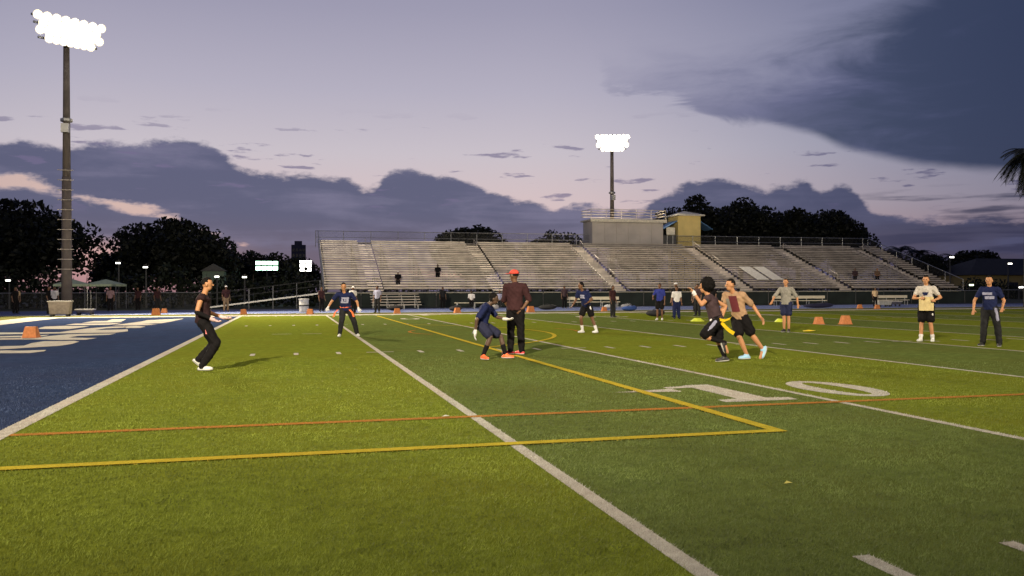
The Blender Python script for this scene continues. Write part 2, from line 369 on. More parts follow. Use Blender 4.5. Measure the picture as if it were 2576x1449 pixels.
# end zone lettering (worn white letters running across the end zone)
L_ = {
 'A': [(-3.98, 19.36), (-3.86, 19.43), (-3.52, 19.22), (-2.98, 19.33), (-2.91, 18.83), (-3.06, 18.3), (-3.54, 18.4), (-6.6, 18.4), (-6.6, 19.36)],
 'B': [(-6.6, 20.98), (-4.18, 21.22), (-4.0, 21.31), (-4.13, 22.55), (-4.03, 23.34), (-3.24, 23.22), (-3.02, 22.78), (-2.97, 21.74), (-3.08, 20.92), (-3.71, 20.33), (-3.87, 20.1), (-4.3, 19.8), (-6.6, 19.94)],
 'C': [(-6.6, 25.45), (-4.73, 25.32), (-4.66, 26.41), (-4.37, 27.3), (-3.87, 27.6), (-2.94, 27.47), (-2.98, 26.59), (-3.3, 26.38), (-3.81, 26.14), (-3.85, 25.21), (-2.95, 24.64), (-3.07, 23.75), (-3.78, 23.89), (-4.26, 24.25), (-4.97, 24.5), (-6.6, 24.65)],
 'D': [(-6.95, 29.47), (-6.08, 29.19), (-5.02, 29.09), (-4.98, 29.95), (-4.82, 31.43), (-4.72, 32.14), (-4.22, 33.6), (-3.63, 33.65), (-3.5, 32.3), (-4.1, 31.89), (-4.2, 30.4), (-3.14, 30.7), (-2.85, 29.06), (-3.08, 28.13), (-4.03, 28.2), (-4.75, 28.1), (-6.6, 28.0)],
 'D2': [(-6.6, 26.73), (-5.21, 26.89), (-4.87, 27.26), (-4.81, 26.46), (-4.95, 25.91), (-6.6, 25.8)],
 'E': [(-6.64, 32.78), (-6.83, 34.48), (-6.24, 35.03), (-5.14, 34.15), (-5.2, 33.06), (-5.3, 31.67), (-6.41, 32.13)],
 'F': [(-6.49, 36.17), (-6.44, 37.56), (-5.23, 37.44), (-4.60, 38.0), (-4.6, 36.17), (-4.7, 35.48), (-5.61, 35.49)],
 'G': [(-6.35, 38.43), (-6.31, 40.81), (-5.78, 40.84), (-6.02, 43.3), (-5.34, 43.2), (-4.9, 39.41), (-5.2, 38.33)],
 'H': [(-4.44, 34.87), (-4.25, 37.02), (-4.03, 39.45), (-4.08, 41.2), (-2.64, 43.3), (-2.61, 41.64), (-2.7, 38.33), (-2.81, 36.82), (-3.52, 36.19), (-2.77, 35.37), (-3.07, 34.6), (-3.85, 34.75)],
 'I': [(-3.9, 34.05), (-3.4, 34.1), (-2.89, 33.08), (-2.92, 31.92), (-3.4, 31.85)]}
for k, p in L_.items(): poly('end_zone_letter', p, Z1, M_WHITE)

# turf fibres close to the lens: real blades, coloured by where they grow
def near_fibres():
    N = 460000
    rr = 3.4*(19.0/3.4)**rng.random(N)
    aa = .2524 + (rng.random(N)-.5)*2*.78
    X = 2.638+rr*np.sin(aa); Y = -3.122+rr*np.cos(aa)
    keep = (Y > .02) & (rng.random(N) < np.clip((19-rr)/11, 0, 1)**.8); X, Y, rr = X[keep], Y[keep], rr[keep]; N = len(X)
    h = (.014+.012*rng.random(N)); w = .0015*np.maximum(1, rr/3.6)*(0.7+.6*rng.random(N))
    th = rng.random(N)*2*np.pi; ln = (.35+.5*rng.random(N))*h; la = rng.random(N)*2*np.pi
    V = np.zeros((N, 3, 3))
    V[:, 0, 0] = X-w*np.cos(th); V[:, 0, 1] = Y-w*np.sin(th)
    V[:, 1, 0] = X+w*np.cos(th); V[:, 1, 1] = Y+w*np.sin(th)
    V[:, 2, 0] = X+ln*np.cos(la)+.006; V[:, 2, 1] = Y+ln*np.sin(la); V[:, 2, 2] = h
    V[:, :2, 2] = .002
    k = np.floor(X/(5*YD)).astype(int)
    mi = np.where(k % 2 == 0, 0, 1); mi[X < 0] = 5
    jit = (rng.random(N)-.5)*.012
    mi[np.abs(Y-6.04) < .065] = 4
    q = np.abs(X/(5*YD)-np.round(X/(5*YD)))*5*YD
    mi[(q+jit < .055) & (X > 1)] = 2
    mi[(X > -.16) & (X < .02)] = 2
    mi[(np.abs(Y+jit-4.31) < .07) & (X < 7.29)] = 3
    mi[(np.abs(X+jit-7.22) < .07) & (Y > 4.3)] = 3
    fx = np.abs(X/YD-np.round(X/YD))*YD
    mi[(fx < .05) & (np.abs(Y-.42) < .305) & (X > .3)] = 2
    # digits and arrow keep their painted look
    def inside(P):
        P = np.array(P); c = np.zeros(N, bool); j = len(P)-1
        for i in range(len(P)):
            cond = ((P[i, 1] > Y) != (P[j, 1] > Y)) & (X < (P[j, 0]-P[i, 0])*(Y-P[i, 1])/(P[j, 1]-P[i, 1]+1e-12)+P[i, 0]); c ^= cond; j = i
        return c
    mi[inside(one)] = 2; mi[inside([(6.84, 7.70), (7.76, 7.54), (7.76, 7.88)])] = 2
    e0 = ((X-9.98)/.50)**2+((Y-7.33)/.94)**2; e1 = ((X-9.98)/.19)**2+((Y-7.33)/.748)**2
    mi[(e0 < 1) & (e1 > 1)] = 2
    me = bpy.data.meshes.new('turf_fibres')
    me.vertices.add(3*N); me.vertices.foreach_set('co', V.reshape(-1))
    me.loops.add(3*N); me.loops.foreach_set('vertex_index', np.arange(3*N, dtype=np.int32))
    me.polygons.add(N); me.polygons.foreach_set('loop_start', np.arange(0, 3*N, 3, dtype=np.int32))
    me.polygons.foreach_set('loop_total', np.full(N, 3, dtype=np.int32))
    for nm, c in (('f_light', LIGHT), ('f_dark', DARK), ('f_white', WHITE), ('f_yellow', YEL), ('f_orange', ORG), ('f_blue', BLUE)):
        me.materials.append(mat('fibre_'+nm, [x*.88 for x in c], .7, var=.35, scale=40, spec=.25, patch=.34 if nm in ('f_light', 'f_dark', 'f_blue') else .1))
    me.polygons.foreach_set('material_index', mi.astype(np.int32)); me.update(); me.validate()
    o = link('turf_fibres', me); o['kind'] = 'stuff'; o['label'] = 'short green artificial turf fibres of the near field'; o['category'] = 'turf'
near_fibres()

# running track beyond the far side
b = MB(); b.box((-120, 51.6, -.3), (160, 63.6, .012)); track = struct(b.build('running_track', M_TRACK))
LANE = mat('lane_paint', (.62, .62, .60), .7, var=.1)
for i in (0, 3, 6, 8):
    sheet('lane_line', -120, 51.75+i*1.22+(.0 if i else -.1), 160, 51.75+i*1.22+(.05 if i else .12), .017, LANE, track)
b = MB(); b.box((-120, 63.6, -.3), (160, 66.2, .0)); struct(b.build('concrete_apron', mat('apron', (.10, .10, .09), .9, var=.25, scale=1.0, bump=.3)))

# ------------------------------------------------------------------ stadium lighting towers
LENS = mat('lamp_lens', (.9, .9, .85), .3, emit=(1.0, .95, .86), estr=40.0)
RIM = mat('lamp_reflector', (.8, .76, .66), .25, .6, emit=(1.0, .86, .62), estr=1.15)
def tower(loc, height, aim, label, energy, rows=4, width=4.3, spread=R(130), blend=.35, steps=True):
    t = thing('floodlight_tower', label, 'light tower', loc, 0, 'floodlight towers around the field')
    n = MB(); n.tube((0, 0, -.4), (0, 0, height*.47), .33, .27, 12); n.tube((0, 0, height*.47), (0, 0, height+.3), .24, .17, 12); n.build('pole', M_CONC, t, True)
    n = MB(); n.lathe([(.35, 0), (.36, .05), (.36, .16), (.28, .2)], (0, 0, height*.66), 14); n.build('collar', M_STEEL, t)
    n = MB(); n.box((-.22, -.5, height*.62), (.22, -.2, height*.65)); n.build('junction_box', M_STEEL, t)
    if steps:
        for k in range(11):
            z = 2.8+k*.62
            n = MB(); n.tube((-.46, -.3, z), (.46, -.3, z), .022, n=6); n.tube((-.3, -.3, z), (-.3, 0, z), .02, n=5); n.tube((.3, -.3, z), (.3, 0, z), .02, n=5); n.build('climbing_rung', M_ALU, t)
    d = Vector(aim)-Vector(loc); ang = math.atan2(d.y, d.x); cs, sn = math.cos(ang), math.sin(ang)
    def P(side, fwd, z): return (-sn*side+cs*fwd, cs*side+sn*fwd, z)
    k = 0
    for r in range(rows):
        z = height-r*.44; w = width/2*(1-.06*r)
        n = MB(); n.bar(P(-w, .25, z), P(w, .25, z), .12, .12); arm = n.build('cross_arm', M_STEEL, t)
        cnt = 8 if r % 2 == 0 else 7; w += (.0, -.18, .12, -.28)[r % 4]
        for c in range(cnt):
            s = -w+.25+(2*w-.5)*c/(cnt-1)
            n = MB(); f0 = np.array(P(s, .34, z+.06)); ax = np.array([cs, sn, -.42]); ax = ax/np.linalg.norm(ax)
            prof = [(.07, 0.), (.16, .09), (.265, .26), (.292, .30)]
            u, w2, dd = perp(ax)
            V = []; F = []; nn = 12
            for rr, hh in prof:
                for j in range(nn): a = 2*math.pi*j/nn; V.append(f0+dd*hh+rr*(math.cos(a)*u+math.sin(a)*w2))
            for i in range(3):
                for j in range(nn): F.append((i*nn+j, i*nn+(j+1) % nn, (i+1)*nn+(j+1) % nn, (i+1)*nn+j))
            n.add(V, F); n.cur = 1
            c_ = f0+dd*.285; inn = [c_+(p_-f0-dd*.30)*.72 for p_ in V[-nn:]]
            n.add(inn, [tuple(range(nn))]); n.cur = 2
            n.add(V[-nn:]+inn, [(j, (j+1) % nn, nn+(j+1) % nn, nn+j) for j in range(nn)])
            n.build('floodlamp', [M_STEEL, LENS, RIM], t)
    ld = bpy.data.lights.new('floodlight_beam', 'SPOT'); ld.energy = energy; ld.color = (1.0, .86, .62)
    ld.spot_size = spread; ld.spot_blend = blend; ld.shadow_soft_size = .5
    lo = link('floodlight_beam', ld, t, P(0, 1.25, height-.7))
    v = Vector(aim)-(Vector(loc)+Vector(lo.location)); lo.rotation_euler = v.to_track_quat('-Z', 'Y').to_euler()
    return t
PW = 45500
tower((-11.0, 56.0, 0), 18.3, (14, 20, 0), 'floodlight tower at the left, in front of the dark trees beside the end zone', PW*1.9)
tower((37.1, 86.0, 0), 18.3, (20, 22, 0), 'floodlight tower rising behind the press box on the grandstand', PW*.6, width=3.8)
tower((-11.0, -16.0, 0), 17.6, (25, 60, 0), 'floodlight tower behind the near left corner of the field', PW*2.6, spread=R(73), blend=1.0)
tower((40.0, -20.0, 0), 17.6, (20, 32, 0), 'floodlight tower behind the near sideline to the right', PW*1.25, spread=R(110), blend=1.0)

# ------------------------------------------------------------------ grandstand
GX0, GX1, GY0, ROWS, RUN, RISE, GZ0 = 5.2, 65.3, 66.2, 22, .57, .212, 1.28
AISLES = [9.3, 19.6, 30.3, 42.6, 52.9, 62.6]
AW = 1.25
M_FOOT = mat('shade_dark_board', (.07, .06, .052), .8, var=.25, scale=1.5)  # boards coloured dark to stand in for the shadow gap under each seat
def grandstand():
    t = thing('grandstand', 'long aluminium grandstand of bench rows across the far side of the field', 'bleachers', (0, 0, 0))
    edges = [GX0]+[v for a in AISLES for v in (a-AW/2, a+AW/2)]+[GX1]
    secs = [(edges[i], edges[i+1]) for i in range(0, len(edges), 2)]
    cache = {}
    for (x0, x1) in secs:
        L = x1-x0-.02
        def shared(kind, d, h, ma):
            k = (kind, round(L, 3))
            if k not in cache:
                q = MB(); q.box((0, 0, 0), (L, d, h)); cache[k] = q.mesh(kind, ma)
            return cache[k]
        for r in range(ROWS):
            y = GY0+r*RUN; z = GZ0+r*RISE
            jy = random.uniform(-.012, .012)
            link('foot_board', shared('foot_board', .30, .045, M_FOOT), t, (x0+.01, y+.02, z-.045))
            link('riser_board', shared('riser_board', .03, .075, M_ALUD), t, (x0+.01, y+RUN*.55+.05, z+.255))
            if r < ROWS: link('seat_plank', shared('seat_plank', .25, .055, M_ALU), t, (x0+.01, y+RUN*.55+jy, z+.33))
    for ia, a in enumerate(AISLES):
        q = MB(); q.box((-AW/2, 0, -.045), (AW/2, RUN+.02, 0)); q.box((-AW/2, .02, -.12 if ia < 2 else -.19), (AW/2, .05, -.046)); me = q.mesh('aisle_step', M_ALU)
        for r in range(ROWS): link('aisle_step', me, t, (a, GY0+r*RUN, GZ0+r*RISE))
        for r in range(3, ROWS-1, 7):
            q = MB(); y = GY0+r*RUN; z = GZ0+r*RISE
            q.tube((a, y, z), (a, y, z+.9), .02, n=6); q.tube((a, y+1.3, z+RISE*2.3), (a, y+1.3, z+RISE*2.3+.9), .02, n=6)
            q.tube((a, y, z+.9), (a, y+1.3, z+RISE*2.3+.9), .02, n=6); q.build('aisle_rail', M_ALUD, t)
    # raking stringers and legs beneath
    yb = GY0+ROWS*RUN; zb = GZ0+ROWS*RISE
    q = MB(); q.bar((0, GY0, GZ0-.14), (0, yb, zb-.14), .08, .12)
    for k in range(5):
        f = k/4; y = GY0+.3+f*(ROWS*RUN-.5); z = GZ0+f*(ROWS*RISE)-.2; q.bar((0, y, 0), (0, y, z), .08, .08)
        if k < 4:
            y2 = GY0+.3+(k+1)/4*(ROWS*RUN-.5); q.bar((0, y, .1), (0, y2, GZ0+(k+1)/4*ROWS*RISE-.3), .05, .05)
    me = q.mesh('support_frame', M_DKSTEEL)
    x = GX0+.2
    while x < GX1: link('support_frame', me, t, (x, 0, 0)); x += 2.72
    q = MB(); q.box((GX0, GY0-.04, GZ0-.30), (GX1, GY0, GZ0-.0)); q.build('front_fascia', M_CREAM, t)
    q = MB(); q.box((GX0, yb, zb-.06), (GX1, yb+1.3, zb)); q.build('top_walkway', M_ALUD, t)
    # back and side guard rails with mesh
    MESH = chain_mat()
    yr = yb+1.3
    q = MB(); q.tube((GX0-.3, yr, zb+1.15), (GX1, yr, zb+1.15), .03, n=6); q.tube((GX0-.3, yr, zb+.55), (GX1, yr, zb+.55), .022, n=6); q.tube((GX0-.3, yr, zb+.08), (GX1, yr, zb+.08), .022, n=6); q.build('back_rail', M_STEEL, t)
    q = MB(); q.tube((0, 0, -.4), (0, 0, 1.18), .03, n=6); pm = q.mesh('rail_post', M_STEEL)
    x = GX0-.3
    while x <= GX1+.1: link('rail_post', pm, t, (x, yr, zb)); x += 2.6
    q = MB(); q.add([(GX0-.3, yr+.04, zb), (GX1, yr+.04, zb), (GX1, yr+.04, zb+1.15), (GX0-.3, yr+.04, zb+1.15)], [(0, 1, 2, 3)]); q.build('rail_mesh', MESH, t)
    for x in (GX0-.06, GX1+.06):
        q = MB(); q.tube((x, GY0-.2, GZ0+1.05), (x, yr, zb+1.15), .03, n=6); q.tube((x, GY0-.2, GZ0), (x, yr, zb), .03, n=6)
        for k in range(7):
            f = k/6; y = GY0-.2+f*(yr-GY0+.2); z = GZ0+f*(zb-GZ0); q.tube((x, y, z), (x, y, z+1.08), .025, n=6)
        q.build('side_rail', M_STEEL, t)
        q = MB(); q.add([(x, GY0-.2, GZ0), (x, yr, zb), (x, yr, zb+1.15), (x, GY0-.2, GZ0+1.05)], [(0, 1, 2, 3)]); q.build('rail_mesh', MESH, t)
    # light deck plates laid over the rows
    def plate(x0, x1, r0, r1):
        y0, y1 = GY0+r0*RUN, GY0+r1*RUN; z0, z1 = GZ0+r0*RISE+.43, GZ0+r1*RISE+.43
        q = MB(); V = [(x0, y0, z0), (x1, y0, z0), (x1, y1, z1), (x0, y1, z1)]
        q.add(V+[(a, b_, c-.05) for a, b_, c in V], [(0, 1, 2, 3), (7, 6, 5, 4), (0, 4, 5, 1), (1, 5, 6, 2), (2, 6, 7, 3), (3, 7, 4, 0)]); q.build('deck_plate', mat('plate_grey', (.52, .50, .46), .6), t)
    plate(44.4, 45.6, 3, 9); plate(45.95, 47.1, 3, 9)
    return t
def chain_mat():
    if 'chain_link' in MATS: return MATS['chain_link']
    ma = bpy.data.materials.new('chain_link'); ma.use_nodes = True; t = ma.node_tree
    b_ = t.nodes['Principled BSDF']; b_.inputs['Base Color'].default_value = (.07, .07, .07, 1); b_.inputs['Roughness'].default_value = .6; b_.inputs['Metallic'].default_value = .4
    g = t.nodes.new('ShaderNodeNewGeometry'); s = t.nodes.new('ShaderNodeSeparateXYZ'); t.links.new(g.outputs['Position'], s.inputs[0])
    def mm(op, a, c):
        n_ = t.nodes.new('ShaderNodeMath'); n_.operation = op
        for i, v in ((0, a), (1, c)):
            if isinstance(v, bpy.types.NodeSocket): t.links.new(v, n_.inputs[i])
            else: n_.inputs[i].default_value = v
        return n_.outputs[0]
    hx = mm('ADD', s.outputs[0], s.outputs[1])
    a = mm('FRACT', mm('MULTIPLY', mm('ADD', hx, s.outputs[2]), 14.0), 0); c = mm('FRACT', mm('MULTIPLY', mm('SUBTRACT', hx, s.outputs[2]), 14.0), 0)
    wire_ = mm('MAXIMUM', mm('LESS_THAN', a, .1), mm('LESS_THAN', c, .1))
    tr = t.nodes.new('ShaderNodeBsdfTransparent'); mx = t.nodes.new('ShaderNodeMixShader')
    t.links.new(wire_, mx.inputs[0]); t.links.new(tr.outputs[0], mx.inputs[1]); t.links.new(b_.outputs[0], mx.inputs[2])
    t.links.new(mx.outputs[0], t.nodes['Material Output'].inputs[0])
    MATS['chain_link'] = ma; return ma
grandstand()
YB, ZB = GY0+ROWS*RUN, GZ0+ROWS*RISE

# press box on the top walkway
def press_box():
    t = thing('press_box', 'pale panelled press box with a railed flat roof on top of the grandstand', 'press box', (0, 0, 0))
    M_PB = mat('press_box_panel', (.42, .385, .36), .7, var=.1, scale=.8)
    x0, x1, y0, y1, z0, z1 = 32.3, 40.1, YB+.45, YB+3.2, ZB, ZB+2.55
    n = MB(); n.box((x0, y0, z0), (x1, y1, z1)); w = n.build('wall', M_PB, t)
    for k in range(6):
        a = x0+.06+k*(x1-x0-.06)/6
        for (za, zb_) in ((z0+.25, z0+1.12), (z0+1.18, z1-.12)):
            q = MB(); q.box((a, y0-.05, za), (a+(x1-x0)/6-.08, y0-.003, zb_)); q.build('shutter_panel', M_PB, t)
    n = MB(); n.box((x0-.25, y0-.35, z1), (x1+.25, y1+.2, z1+.14)); n.build('roof', mat('roof_trim', (.5, .47, .42), .6), t)
    n = MB(); n.box((x0-.28, y0-.40, z1-.16), (x1+.28, y0-.352, z1+.16)); n.build('roof_fascia', mat('roof_trim2', (.60, .56, .46), .5), t)
    n = MB()
    for z in (.55, .85, 1.12): n.tube((x0-.2, y0-.25, z1+z), (x1+.2, y0-.25, z1+z), .03, n=6); n.tube((x0-.2, y0-.25, z1+z), (x0-.2, y1, z1+z), .03, n=6); n.tube((x0-.2, y1, z1+z), (x1+.2, y1, z1+z), .03, n=6); n.tube((x1+.2, y0-.25, z1+z), (x1+.2, y1, z1+z), .03, n=6)
    n.build('roof_rail', M_ALU, t)
    q = MB(); q.tube((0, 0, .1), (0, 0, 1.14), .025, n=6); pm = q.mesh('rail_post', M_ALU)
    for k in range(6): link('rail_post', pm, t, (x0-.2+k*(x1-x0+.4)/5, y0-.25, z1))
    n = MB(); n.box((x1+.35, y0-.1, z0+1.2), (x1+1.3, y0-.04, z0+1.95)); n.build('notice_board', mat('notice_white', (.66, .62, .5), .5), t)
    n = MB(); n.box((x1+.04, y0+.3, z0), (x1+1.6, y0+.36, z0+1.15)); n.build('stair_gate', M_DKSTEEL, t)
    for s in (.5, 1.15):
        q = MB(); q.tube((x1+s, y0+.1, z0), (x1+s, y0+.1, z0+1.95), .03, n=6); q.tube((x1+s, y0+.1, z0+1.9), (x1+s, y0-.05, z0+1.9), .02, n=6); q.build('board_post', M_STEEL, t)
press_box()
def stair_tower():
    t = thing('stair_tower', 'ochre stair tower with a white hipped cap and blue awnings beside the press box', 'tower', (0, 0, 0))
    M_OC = mat('ochre_stucco', (.66, .52, .20), .8, var=.1, scale=1.2, bump=.1)
    x0, x1, y0, y1 = 42.3, 44.9, YB+1.5, YB+4.0; zt = ZB+3.3
    n = MB(); n.box((x0, y0, 0), (x1, y1, zt)); n.build('wall', M_OC, t)
    n = MB(); n.box((x0-.35, y0-.35, zt), (x1+.35, y1+.35, zt+.12)); 
    cx, cy = (x0+x1)/2, (y0+y1)/2
    n.add([(x0-.35, y0-.35, zt+.121), (x1+.35, y0-.35, zt+.121), (x1+.35, y1+.35, zt+.121), (x0-.35, y1+.35, zt+.121), (cx, cy, zt+.62)], [(0, 1, 4), (1, 2, 4), (2, 3, 4), (3, 0, 4)])
    n.build('roof', mat('white_roof', (.62, .58, .48), .6), t)
    BL = mat('blue_awning', (.10, .22, .42), .6)
    for xa, xb in ((x0-.003, x0-1.55), (x1+.003, x1+1.5)):
        n = MB(); z = zt-.5
        V = [(xa, y0+.1, z), (xa, y0+2.2, z), (xb, y0+2.2, z-.85), (xb, y0+.1, z-.85)]
        n.add(V+[(a, c, d-.06) for a, c, d in V], [(0, 1, 2, 3), (7, 6, 5, 4), (0, 4, 5, 1), (1, 5, 6, 2), (2, 6, 7, 3), (3, 7, 4, 0)]); n.build('awning', BL, t)
stair_tower()

# fence along the track's far edge; dark panels stand in for shade under the stand
def fence(x0, x1, y, label, h=1.25, with_shade=True, gap=3.0):
    t = thing('track_fence', label, 'fence', (0, 0, 0))
    q = MB(); q.tube((0, 0, -.2), (0, 0, h+.04), .03, n=6); pm = q.mesh('fence_post', M_DKSTEEL)
    n_ = int((x1-x0)/gap); g = (x1-x0)/n_
    for i in range(n_+1): link('fence_post', pm, t, (x0+i*g, y, 0))
    q = MB(); q.tube((x0, y, h), (x1, y, h), .028, n=6); q.build('top_rail', M_STEEL, t)
    if with_shade:
        q = MB(); q.box((.04, -.012, .06), (g-.04, .012, h-.05)); sm = q.mesh('shade_panel', mat('stand_shade', (.012, .018, .016), .85, var=.4, scale=.7))  # near-black sheets added as the unlit space below the grandstand
        for i in range(n_): link('shade_panel', sm, t, (x0+i*g, y, 0))
    else:
        q = MB(); q.add([(x0, y+.03, .05), (x1, y+.03, .05), (x1, y+.03, h), (x0, y+.03, h)], [(0, 1, 2, 3)]); q.build('fence_mesh', chain_mat(), t)
    return t
fence(5.0, 68.0, 65.4, 'low fence in front of the grandstand, with dark panels standing in for the shade beneath it')
fence(-58, -3.5, 68.5, 'low chain link fence at the left, in front of the dark trees', 1.3, False)
fence(70, 118, 66.0, 'chain link fence to the right of the grandstand', 1.3, False)

# access ramp with handrails at the left end of the stand
def ramp():
    t = thing('access_ramp', 'sloping access ramp with pipe handrails at the left end of the grandstand', 'ramp', (0, 0, 0))
    n = MB(); V = [(-4.2, 66.6, .12), (4.9, 66.6, 1.26), (4.9, 68, 1.26), (-4.2, 68, .12)]
    n.add(V+[(a, c, d-.12) for a, c, d in V], [(0, 1, 2, 3), (7, 6, 5, 4), (0, 4, 5, 1), (1, 5, 6, 2), (2, 6, 7, 3), (3, 7, 4, 0)]); n.build('deck', M_STEEL, t)
    for yy in (66.6, 68.0):
        q = MB()
        for hh in (.55, 1.0): q.tube((-4.2, yy, .12+hh), (4.9, yy, 1.26+hh), .025, n=6)
        q.build('handrail', M_DKSTEEL, t)
        for k in range(6):
            x = -4.2+9.1*k/5; z = .12+1.14*k/5
            q = MB(); q.tube((x, yy, 0), (x, yy, z+1.0), .025, n=6); q.build('post', M_STEEL, t)
ramp()

# ------------------------------------------------------------------ trees
def leaf_mat(name, col):
    return mat(name, col, .6, var=.45, scale=.9, spec=.25)
def tree(x, y, h, w, label, kind='broad', seed=0, leaves=7000, group='trees behind the far side', sz=.34, d=None):
    r = np.random.default_rng(seed); t = thing('tree', label, 'tree', (x, y, -.05), 0, group)
    bark = mat('bark', (.06, .048, .038), .9, var=.3, bump=.6, bscale=14)
    n = MB(); th = h*.32; n.tube((0, 0, 0), (0.1, 0, th), h*.032, h*.022, 9)
    clumps = []; K = 15
    for i in range(K):
        a = i*2.4+r.random(); rad = (w*.34)*math.sqrt((i+.4)/K); zz = h*(.44+.38*r.random()*(1-.45*(rad/(w*.5))**2))
        c = np.array([rad*math.cos(a), rad*math.sin(a), zz]); rr = w*(.19+.10*r.random()); clumps.append((c, rr))
    clumps.append((np.array([0.1*w*(r.random()-.5), 0, h*.86-w*.02]), w*.15))
    for c, rr in clumps[::2]:
        mid = np.array([c[0]*.4, c[1]*.4, th+(c[2]-th)*.5]); n.tube((0, 0, th*.92), mid, h*.014, h*.010, 6, False); n.tube(mid, c, h*.010, h*.004, 5, False)
    n.build('trunk', bark, t, True)
    ctr = np.array([c for c, _ in clumps]); rad = np.array([q for _, q in clumps])
    ids = r.choice(len(clumps), leaves, p=rad**2/np.sum(rad**2))
    dirs = r.normal(size=(leaves, 3)); dirs /= np.linalg.norm(dirs, axis=1)[:, None]
    P = ctr[ids]+dirs*(rad[ids]*(.25+.83*r.random(leaves)**.55))[:, None]*np.array([1, 1, .82])
    P[:, 2] = np.clip(P[:, 2], h*.16, h*1.03)
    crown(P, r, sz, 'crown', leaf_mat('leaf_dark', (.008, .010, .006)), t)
    return t
def crown(P, r, sz, name, ma, parent):
    N = len(P); a = r.normal(size=(N, 3)); a /= np.linalg.norm(a, axis=1)[:, None]
    bb = np.cross(a, r.normal(size=(N, 3))); bb /= np.linalg.norm(bb, axis=1)[:, None]
    s = sz*(.6+.8*r.random(N))[:, None]
    V = np.stack([P-a*s*.5-bb*s*.26, P+a*s*.1-bb*s*.34, P+a*s*.62, P+a*s*.05+bb*s*.34], 1).reshape(-1, 3)
    me = bpy.data.meshes.new(name); me.vertices.add(4*N); me.vertices.foreach_set('co', V.reshape(-1))
    me.loops.add(4*N); me.loops.foreach_set('vertex_index', np.arange(4*N, dtype=np.int32))
    me.polygons.add(N); me.polygons.foreach_set('loop_start', np.arange(0, 4*N, 4, dtype=np.int32)); me.polygons.foreach_set('loop_total', np.full(N, 4, dtype=np.int32))
    me.materials.append(ma); me.update(); return link(name, me, parent)
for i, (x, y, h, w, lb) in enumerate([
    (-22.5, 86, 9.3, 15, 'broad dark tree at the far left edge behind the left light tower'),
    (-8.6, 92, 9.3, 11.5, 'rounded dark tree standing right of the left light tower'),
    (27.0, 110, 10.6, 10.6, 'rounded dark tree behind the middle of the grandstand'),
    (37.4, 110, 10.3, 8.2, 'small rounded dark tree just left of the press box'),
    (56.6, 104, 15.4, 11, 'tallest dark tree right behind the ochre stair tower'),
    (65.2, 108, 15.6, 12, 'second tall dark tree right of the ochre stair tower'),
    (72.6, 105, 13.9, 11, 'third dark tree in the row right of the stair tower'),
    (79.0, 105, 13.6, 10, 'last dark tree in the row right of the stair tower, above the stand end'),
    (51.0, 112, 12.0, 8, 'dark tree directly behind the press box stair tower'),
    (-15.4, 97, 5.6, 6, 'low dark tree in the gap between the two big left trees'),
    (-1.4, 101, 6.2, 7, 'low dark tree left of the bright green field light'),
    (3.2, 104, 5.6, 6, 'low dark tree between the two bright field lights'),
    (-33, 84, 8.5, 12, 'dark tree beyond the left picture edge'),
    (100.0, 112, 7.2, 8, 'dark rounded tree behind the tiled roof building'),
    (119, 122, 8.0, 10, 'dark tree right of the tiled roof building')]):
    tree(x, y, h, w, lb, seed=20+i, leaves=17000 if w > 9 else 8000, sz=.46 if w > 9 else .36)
def palm(x, y, h, label, seed, fr=16, L=2.4, group='feathery palms behind the right end', skirt=False):
    r = np.random.default_rng(seed); t = thing('palm_tree', label, 'palm tree', (x, y, -.05), 0, group)
    n = MB(); lean = (r.random()-.5)*.6
    for k in range(6): n.tube((lean*k/6, 0, h*k/6), (lean*(k+1)/6, 0, h*(k+1)/6), .17-.008*k, .165-.008*k, 8)
    n.build('trunk', mat('palm_bark', (.022, .02, .018), .9, bump=.5, bscale=20), t)
    lm = leaf_mat('palm_leaf', (.008, .010, .007))
    for k in range(fr+(10 if skirt else 0)):
        dead = k >= fr
        a = 2*math.pi*k/fr+r.random()*.4; up = (r.random()*1.5-.45) if not dead else -1.5-.6*r.random()
        q = MB(); pts = []; l = L*(.8+.4*r.random())
        for s in range(9):
            f = s/8; pts.append(np.array([lean+math.cos(a)*l*f*(math.cos(up*.6)), math.sin(a)*l*f*(math.cos(up*.6)), h+l*(math.sin(up)*f*.8-.62*f*f)]))
        for s in range(8):
            d = pts[s+1]-pts[s]; side = np.cross(d, [0, 0, 1]); side /= np.linalg.norm(side)+1e-9
            q.tube(pts[s], pts[s+1], .02, .016, 4, False)
            for e in range(3):
                c = pts[s]+d*e/3
                for sg in (-1, 1):
                    ll = l*.26*(1-.55*(s/8)); tip = c+sg*side*ll+d*1.0+np.array([0, 0, -.22*ll]); q.add([c-d*.12, c+d*.2, tip], [(0, 1, 2)])
        q.build('frond', lm, t)
    return t
palm(56.5, 50.0, 11.8, 'tall dark palm with a dead frond skirt at the right picture edge', 5, 46, 2.0, None, True)
for i, (x, y, h, lb) in enumerate([(104, 126, 9.6, 'leftmost feathery palm just right of the grandstand end'), (110, 130, 10.2, 'second feathery palm right of the grandstand'), (115.5, 132, 9.8, 'third feathery palm, left of the right white lamp'), (121.5, 130, 9.0, 'fourth feathery palm, above the tiled roof'), (128, 130, 7.6, 'lowest feathery palm near the right edge')]):
    palm(x, y, h-1.6, lb, 60+i, 20, 3.6)
